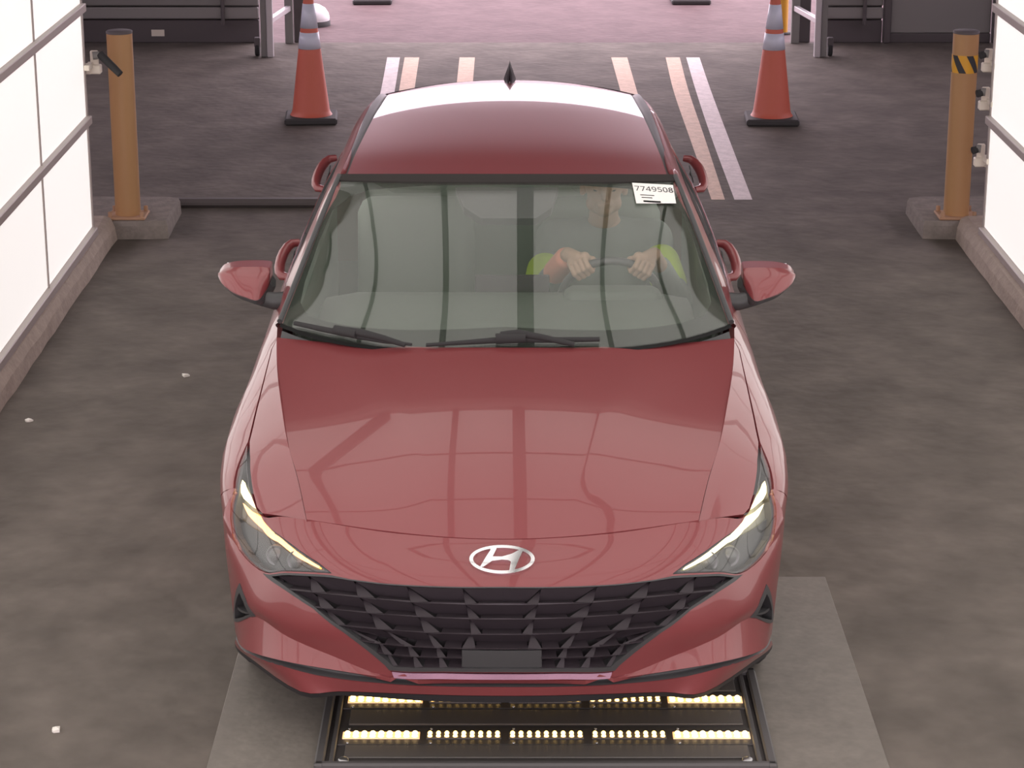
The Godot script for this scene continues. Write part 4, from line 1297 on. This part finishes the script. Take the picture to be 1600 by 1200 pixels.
# ---------------------------------------------------------------- things standing about
func build_props() -> void:
	scan_unit()
	for sd: int in [-1, 1]: bollard(sd)
	cone(Vector3(-1.43, 0, -10.23), 0.06, "orange traffic cone with two white bands left of the red car's roof", true)
	cone(Vector3(1.845, 0, -10.19), -0.04, "orange traffic cone with two white bands right of the red car's roof", true)
	cone(Vector3(-1.33, 0, -16.17), 0.03, "far cone of which only the dark base shows, left of the lane outside", true)
	cone(Vector3(1.70, 0, -16.17), 0.0, "far cone of which only the dark base shows, right of the lane outside", true)
	lane_lines()
	sensors()
	stands()
	# rubber hose across the lane
	var h := MB.new()
	h.box(Vector3(-1.55, 0.028, -7.50), Vector3(1.34, 0.055, 0.075), 0.02)
	tag(put("threshold_strip", h, M.strip_rubber), "long black rubber threshold strip lying on the floor beside the left bollard plinth", "floor strip")
	# sticker on the glass
	sticker()
	var rng := RandomNumberGenerator.new()
	rng.seed = 9
	var lb := ["small white scrap on the asphalt left of the car's mirror", "small white scrap by the left kerb", "small white scrap on the asphalt at lower left, beside the concrete pad"]
	var at := [Vector3(-1.506, 0, -4.04), Vector3(-2.10, 0, -3.38), Vector3(-1.411, 0, -0.313)]
	for i in 3:
		var m := MB.new()
		var pts := []
		for k in 7: pts.append(at[i] + Vector3(cos(TAU * k / 7) * rng.randf_range(0.008, 0.022), 0.006 + rng.randf() * 0.006, sin(TAU * k / 7) * rng.randf_range(0.01, 0.024)))
		for k in 7: m.flat([at[i] + Vector3(0, 0.014, 0), pts[(k + 1) % 7], pts[k]])
		for k in 7: m.flat([pts[k], pts[(k + 1) % 7], pts[(k + 1) % 7] * Vector3(1, 0, 1), pts[k] * Vector3(1, 0, 1)])
		tag(put("paper_scrap", m, M.litter), lb[i], "litter", "white scraps on the floor")
	# yellow post and white dome outside the doorway
	var yp := root("yellow_post", "yellow steel post standing behind the right traffic cone at the doorway", "post", Vector3(2.36, 0, -14.25))
	var ym := MB.new()
	ym.lathe([Vector2(0.055, 0.0), Vector2(0.055, 1.0), Vector2(0.045, 1.035), Vector2(0.0, 1.05)])
	put("pipe", ym, M.yellow_tape, yp)
	var yb := MB.new()
	yb.lathe([Vector2(0.10, 0.0), Vector2(0.10, 0.012), Vector2(0.055, 0.016)])
	put("base_plate", yb, M.cone_base, yp)
	var dm := root("dome_marker", "white rounded dome on a dark base behind the left traffic cone", "marker", Vector3(-1.79, 0, -14.72))
	var d1 := MB.new()
	d1.lathe([Vector2(0.155, 0.045), Vector2(0.16, 0.07), Vector2(0.15, 0.11), Vector2(0.12, 0.155), Vector2(0.07, 0.185), Vector2(0.0, 0.195)])
	put("dome", d1, M.white_dome, dm)
	var d2 := MB.new()
	d2.lathe([Vector2(0.165, 0.0), Vector2(0.165, 0.04), Vector2(0.15, 0.05)])
	put("dome_base", d2, M.cone_base, dm)

func scan_unit() -> void:
	var pad := put("floor_pad", boxm(Vector3(0.108, 0.004, -0.05), Vector3(2.04, 0.012, 3.02), 0.003), M.slab_concrete)
	tag(pad, "pale concrete pad let into the asphalt under the car's nose", "floor pad", "", "structure")
	var u := root("floor_light_unit", "black steel floor unit with two rows of glowing warm LEDs under the car's bumper", "light unit", Vector3(0.10, 0.010, -0.365))
	put("unit_bed", boxm(Vector3(0, 0.004, 0), Vector3(1.38, 0.008, 0.67), 0.002), M.unit_black, u)
	for s: float in [-1.0, 1.0]:
		var fr := boxm(Vector3(s * 0.675, 0.012, 0), Vector3(0.03, 0.024, 0.70), 0.006)
		fr.box(Vector3(s * 0.640, 0.010, 0), Vector3(0.016, 0.016, 0.66), 0.004)
		put("frame_side", fr, M.unit_rim, u)
		put("frame_end", boxm(Vector3(0, 0.012, s * 0.335), Vector3(1.38, 0.024, 0.026), 0.006), M.unit_rim, u)
		for t in [-1.0, 1.0]:
			var bolt := MB.new()
			bolt.lathe([Vector2(0.017, 0.008), Vector2(0.017, 0.014), Vector2(0.012, 0.018), Vector2(0.0, 0.018)], Transform3D(Basis(), Vector3(s * 0.605, 0, t * 0.295)), 14)
			put("bolt", bolt, M.alloy, u)
	for z in [-0.235, 0.0, 0.24]:
		put("cover_plate", boxm(Vector3(0.005, 0.011, z), Vector3(1.22, 0.006, 0.085 if z != 0.0 else 0.105), 0.002), M.unit_plate, u)
	for r in 2:
		var z := 0.135 if r == 0 else -0.121
		put("strip_cover", boxm(Vector3(0.005, 0.0105, z), Vector3(1.27, 0.005, 0.115), 0.001), M.unit_black, u)
		for m in 5:
			var x0 := -0.500 + m * 0.2525
			var hot := m == 0 or m == 4
			var md := put("led_module", boxm(Vector3(x0, 0.0145, z), Vector3(0.236 if hot else 0.228, 0.005, 0.044), 0.001), M.module_lit if hot else M.unit_plate, u)
			for k in 9:
				for q in [-1.0, 1.0]:
					var led := MB.new()
					var rr := 0.0092 if hot else 0.0072
					led.lathe([Vector2(rr, 0.0), Vector2(rr * 0.9, 0.004), Vector2(rr * 0.5, 0.007), Vector2(0.0, 0.0075)], Transform3D(Basis(), Vector3(x0 + (k - 4) * 0.0258, 0.017, z + q * 0.0105)), 10)
					put("led", led, M.led_bright if hot else M.led, md)
			for q in [-1.0, 1.0]:
				var sc := MB.new()
				sc.lathe([Vector2(0.004, 0.012), Vector2(0.004, 0.0155), Vector2(0.0, 0.0165)], Transform3D(Basis(), Vector3(x0 - 0.10, 0, z + q * 0.048)), 8)
				put("screw", sc, M.alloy, u)
		area_light("led_light", Vector3(0.105, 0.040, z - 0.365), Vector3(90, 0, 0), Vector2(1.25, 0.04), 0.16, Color(1, 0.85, 0.6))

func bollard(sd: int) -> void:
	var x := -2.20 if sd < 0 else 2.545
	var side := "left" if sd < 0 else "right"
	# concrete plinth
	var pl := MB.new()
	var px := -2.13 if sd < 0 else 2.505
	var rng := RandomNumberGenerator.new()
	rng.seed = 70 + sd
	var loop := []
	var w := 0.30
	for q in [[-1, 0.33], [-0.3, 0.34], [0.5, 0.33], [1, 0.32], [1.02, 0.0], [0.97, -0.30], [0.4, -0.34], [-0.2, -0.33], [-1, -0.34]]:
		loop.append(Vector3(px - sd * q[0] * w * (0.55 if q[0] > 0 else 1.3) + rng.randf_range(-0.008, 0.008), 0.0, -7.03 + q[1]))
	if sd > 0: loop.reverse()
	for ring in [[0.0, 0.075, 1.02, 0.99], [0.075, 0.10, 0.99, 0.94]]:
		for i in loop.size():
			var a: Vector3 = loop[i]
			var b: Vector3 = loop[(i + 1) % loop.size()]
			var c := Vector3(px, 0, -7.03)
			pl.flat([c + (a - c) * ring[2] + Vector3(0, ring[0], 0), c + (b - c) * ring[2] + Vector3(0, ring[0], 0), c + (b - c) * ring[3] + Vector3(0, ring[1], 0), c + (a - c) * ring[3] + Vector3(0, ring[1], 0)])
	var top := []
	for a in loop: top.append(Vector3(px, 0.10, -7.03) + (a - Vector3(px, 0, -7.03)) * 0.94)
	pl.flat(top)
	for i in pl.n.size():     # the outline may run either way round: turn its faces outwards
		var out := pl.v[i] - Vector3(px, 0.05, -7.03)
		if pl.n[i].dot(out) < 0.0: pl.n[i] = -pl.n[i]
	for i in range(0, pl.ix.size(), 3):
		var g := (pl.v[pl.ix[i + 2]] - pl.v[pl.ix[i]]).cross(pl.v[pl.ix[i + 1]] - pl.v[pl.ix[i]])
		if g.dot(pl.n[pl.ix[i]]) < 0.0:
			var t := pl.ix[i + 1]; pl.ix[i + 1] = pl.ix[i + 2]; pl.ix[i + 2] = t
	tag(put("plinth", pl, M.plinth_concrete), "chipped concrete plinth under the %s yellow bollard" % side, "plinth")
	var o := root("bollard", "yellow steel bollard on the %s plinth%s" % [side, ", ringed with black and yellow tape" if sd > 0 else " beside the rubber strip"], "bollard", Vector3(x, 0.10, -6.83))
	var p := MB.new()
	p.lathe([Vector2(0.072, 0.0), Vector2(0.072, 1.06)], Transform3D(), 32)
	put("pipe", p, M.yellow_paint, o)
	var cp := MB.new()
	cp.lathe([Vector2(0.0735, 1.052), Vector2(0.0735, 1.064), Vector2(0.068, 1.068), Vector2(0.0, 1.069)], Transform3D(), 32)
	put("cap", cp, M.gate_dark, o)
	var fl := boxm(Vector3(0, 0.008, 0), Vector3(0.22, 0.016, 0.20), 0.004)
	put("base_plate", fl, M.rust, o)
	for q in [[-0.09, -0.08], [0.09, -0.08], [-0.09, 0.08], [0.09, 0.08]]:
		var bo := MB.new()
		bo.lathe([Vector2(0.012, 0.0), Vector2(0.012, 0.03), Vector2(0.0, 0.034)], Transform3D(Basis(), Vector3(q[0], 0.014, q[1])), 8)
		put("anchor_bolt", bo, M.rust, o)
	if sd > 0:
		# tape: one yellow band and slanting black stripes lying on it
		var tb := MB.new()
		tb.lathe([Vector2(0.0732, 0.835), Vector2(0.0732, 0.935)], Transform3D(), 40)
		put("tape_band", tb, M.yellow_tape, o)
		for k in 5:
			var st := MB.new()
			var a0 := 0.35 + TAU * k / 5.0
			st.grid(func(u, v): return Vector3(0.0738 * cos(a0 + 0.55 * u + 0.75 * v), 0.836 + 0.098 * v, 0.0738 * sin(a0 + 0.55 * u + 0.75 * v)), 6, 6, 0, 1, 0, 1, Vector3(0, 0.88, 0))
			put("tape_stripe", st, M.ink, o)

func cone(at: Vector3, turn: float, label: String, sleeves: bool) -> void:
	var o := root("traffic_cone", label, "traffic cone", at, "traffic cones along the lane")
	o.rotation.y = turn
	var b := boxm(Vector3(0, 0.024, 0), Vector3(0.37, 0.048, 0.37), 0.012)
	put("cone_base", b, M.cone_base, o)
	var c := MB.new()
	c.lathe([Vector2(0.150, 0.048), Vector2(0.140, 0.062), Vector2(0.132, 0.085), Vector2(0.034, 0.88), Vector2(0.028, 0.915), Vector2(0.022, 0.92), Vector2(0.0, 0.92)], Transform3D(), 36)
	put("cone_body", c, M.cone_orange, o)
	if sleeves:
		for h in [[0.52, 0.635], [0.665, 0.835]]:
			var s := MB.new()
			var r := func(y: float) -> float: return lerpf(0.132, 0.034, (y - 0.085) / 0.795) + 0.0025
			s.lathe([Vector2(r.call(h[0]) - 0.003, h[0]), Vector2(r.call(h[0]), h[0]), Vector2(r.call(h[1]), h[1]), Vector2(r.call(h[1]) - 0.003, h[1])], Transform3D(), 36)
			put("reflective_band", s, M.cone_sleeve, o)

func lane_lines() -> void:
	var rows := [
		["white", [[-12.97, -1.029, -0.924], [-11.5, -1.00, -0.895], [-9.5, -0.97, -0.865], [-7.7, -0.95, -0.845]], "white painted line, outer one left of the car"],
		["orange", [[-12.97, -0.885, -0.765], [-11.5, -0.862, -0.745], [-9.5, -0.82, -0.71], [-7.7, -0.79, -0.69]], "orange painted line beside the white one left of the car"],
		["orange", [[-12.97, -0.433, -0.306], [-10.0, -0.42, -0.30], [-7.7, -0.40, -0.29]], "short orange painted line running under the car, left of its aerial"],
		["orange", [[-12.97, 0.818, 0.950], [-10.0, 0.83, 0.95], [-7.7, 0.82, 0.93]], "orange painted line running under the car, right of its aerial"],
		["orange", [[-12.97, 1.267, 1.383], [-11.4, 1.230, 1.345], [-9.6, 1.222, 1.325], [-7.7, 1.217, 1.299]], "long orange painted line right of the car"],
		["white", [[-12.97, 1.436, 1.546], [-11.4, 1.400, 1.515], [-9.6, 1.372, 1.49], [-7.7, 1.357, 1.466]], "long white painted line right of the car, the outermost line"],
	]
	for r in rows:
		var m := MB.new()
		var L := []
		var Rr := []
		for q in r[1]:
			L.append(Vector3(q[1], 0.0012, q[0])); Rr.append(Vector3(q[2], 0.0012, q[0]))
		var n: int = L.size() - 1
		m.grid(func(a, b): return along(L, a).lerp(along(Rr, a), b), 24, 1, 0, n, 0, 1, Vector3(0, -5, -9))
		for i in m.n.size(): m.n[i] = Vector3.UP
		tag(put("lane_line", m, M.line_white if r[0] == "white" else M.line_orange), r[2], "lane line", "painted lane lines")

func sensors() -> void:
	var spots := [[Vector3(-2.275, 1.075, -6.42), -1, "white sensor bracket with a black tube on the end of the left panel wall", true], [Vector3(2.597, 1.085, -6.42), 1, "topmost of three white sensor brackets on the end of the right panel wall", false], [Vector3(2.592, 0.875, -6.42), 1, "middle of three white sensor brackets on the end of the right panel wall", false], [Vector3(2.585, 0.56, -6.42), 1, "lowest of three white sensor brackets on the end of the right panel wall", false]]
	for s in spots:
		var o := root("sensor", s[2], "sensor", s[0], "sensors on the wall ends")
		var sg := -float(s[1])
		var br := MB.new()
		br.box(Vector3(0.0, -0.055, 0.0), Vector3(0.075, 0.05, 0.05), 0.006)
		br.box(Vector3(-sg * 0.045, -0.03, 0.015), Vector3(0.06, 0.014, 0.04), 0.003)
		br.box(Vector3(-sg * 0.045, -0.072, 0.015), Vector3(0.06, 0.014, 0.04), 0.003)
		br.box(Vector3(0.0, 0.0, -0.01), Vector3(0.045, 0.09, 0.02), 0.006)
		br.box(Vector3(sg * -0.02, -0.03, 0.06), Vector3(0.03, 0.03, 0.13), 0.004)
		put("bracket", br, M.sensor_white, o)
		var kn := MB.new()
		kn.tube([Vector3(-0.005, 0.02, 0.012), Vector3(sg * 0.03, 0.022, 0.006)], 0.022, 12)
		put("sensor_head", kn, M.gate_plank, o)
		var tb := MB.new()
		if s[3]: tb.tube([Vector3(0.035, 0.028, 0.012), Vector3(0.115, -0.04, 0.055), Vector3(0.150, -0.072, 0.07)], [0.022, 0.021, 0.019], 14)
		else: tb.tube([Vector3(-0.022, 0.018, 0.01), Vector3(-0.052, 0.012, 0.02)], [0.019, 0.021], 14)
		put("sensor_tube", tb, M.rubber, o)

func stands() -> void:
	for sd: int in [-1, 1]:
		var o := root("steel_stand", "galvanised steel stand with a slanting foot brace %s of the doorway" % ("left" if sd < 0 else "right"), "steel stand", Vector3(-1.99 if sd < 0 else 2.515, 0, -12.99))
		var f := -float(sd)
		var rear := Vector3(f * 0.09 if sd < 0 else f * 0.10, 0, -0.72)
		var p1 := MB.new()
		p1.box(Vector3(0, 1.3, 0), Vector3(0.05, 2.6, 0.05), 0.005)
		put("front_upright", p1, M.galvanised, o)
		var p1b := MB.new()
		p1b.box(Vector3(sd * 0.055, 1.3, -0.02), Vector3(0.05, 2.6, 0.03), 0.004)
		put("upright_channel", p1b, M.gate_plank, o)
		var p2 := MB.new()
		p2.box(rear + Vector3(0, 1.3, 0), Vector3(0.07, 2.6, 0.05), 0.005)
		put("rear_upright", p2, M.gate_plank, o)
		var br := MB.new()
		var d := (rear - Vector3.ZERO)
		br.box(d * 0.5 + Vector3(0, 0.30, 0), Vector3(0.045, 0.045, d.length()), 0.004, Basis.looking_at(d.normalized()))
		put("foot_brace", br, M.galvanised, o)
		var tp := MB.new()
		tp.box(d * 0.5 + Vector3(0, 2.5, 0), Vector3(0.045, 0.045, d.length()), 0.004, Basis.looking_at(d.normalized()))
		put("top_rail", tp, M.galvanised, o)
		var pl := MB.new()
		pl.box(Vector3(rear.x + 0.085, 1.1, -0.80), Vector3(0.10, 2.2, 0.08), 0.006)
		put("door_post", pl, M.gate_dark, o)
		var cs := MB.new()
		cs.lathe([Vector2(0.0, -0.018), Vector2(0.045, -0.018), Vector2(0.05, -0.01), Vector2(0.05, 0.01), Vector2(0.045, 0.018), Vector2(0.0, 0.018)], Transform3D(Basis(Vector3(0, 0, 1), PI * 0.5), Vector3(sd * 0.115, 0.05, -0.06)), 20)
		put("castor_wheel", cs, M.rubber, o)
		var cf := boxm(Vector3(sd * 0.115, 0.115, -0.06), Vector3(0.05, 0.08, 0.05), 0.006)
		put("castor_fork", cf, M.gate_dark, o)

func sticker() -> void:
	# a paper label on the outside of the glass, its number printed in raised ink
	var o := root("paper_sticker", "white paper label printed 7749508 stuck in the windshield's top corner on the driver's side", "label", Vector3(CAR_X, 0, 0))
	o.rotation.y = CAR_TURN
	var a: Vector3 = screen_at(0.728, 2.85)
	var b: Vector3 = screen_at(0.962, 2.765)
	var c: Vector3 = screen_at(0.941, 2.36)
	var d: Vector3 = screen_at(0.722, 2.46)
	var n := (b - a).cross(d - a).normalized()
	if n.y < 0.0: n = -n
	var sh := MB.new()
	for k in [[0.006, 0.007]]:
		var lift: Vector3 = n * k[1]
		sh.flat([d + lift, c + lift, b + lift, a + lift])
		var low: Vector3 = n * k[0]
		var q := [a, b, c, d]
		for i in 4: sh.flat([q[i] + lift, q[(i + 1) % 4] + lift, q[(i + 1) % 4] + low, q[i] + low])
	put("paper", sh, M.paper, o)
	var ex := (b - a).normalized()
	var ey := n.cross(ex).normalized()
	if ey.y < 0.0: ey = -ey
	var w := (b - a).length()
	var hgt := absf((d - a).dot(ey))
	var num := TextMesh.new()
	var fnt := SystemFont.new()
	fnt.font_names = PackedStringArray(["Droid Sans"])
	num.font = fnt
	num.text = "7749508"
	num.font_size = 64
	num.pixel_size = 0.001
	num.depth = 0.001
	var tx := put("printed_number", num, M.ink, o)
	var aabb := num.get_aabb()
	var sc := w * 0.93 / maxf(aabb.size.x, 0.001)
	tx.transform = Transform3D(Basis(ex * sc, ey * sc * 1.05, n * 0.5), (a + b) * 0.5 + n * 0.0074 - ey * hgt * 0.27)
	for l in [[0.05, 0.56, 0.34], [0.05, 0.68, 0.26], [0.05, 0.84, 0.42]]:
		var ln := MB.new()
		var p: Vector3 = a.lerp(b, l[0]) - ey * hgt * l[1] + n * 0.0073 + ex * (0.02 * l[1])
		var t := hgt * (0.035 if l[1] < 0.8 else 0.07)
		ln.flat([p, p + ex * w * l[2], p + ex * w * l[2] - ey * t, p - ey * t])
		for i in ln.n.size(): ln.n[i] = n
		put("printed_line", ln, M.ink_grey, o)
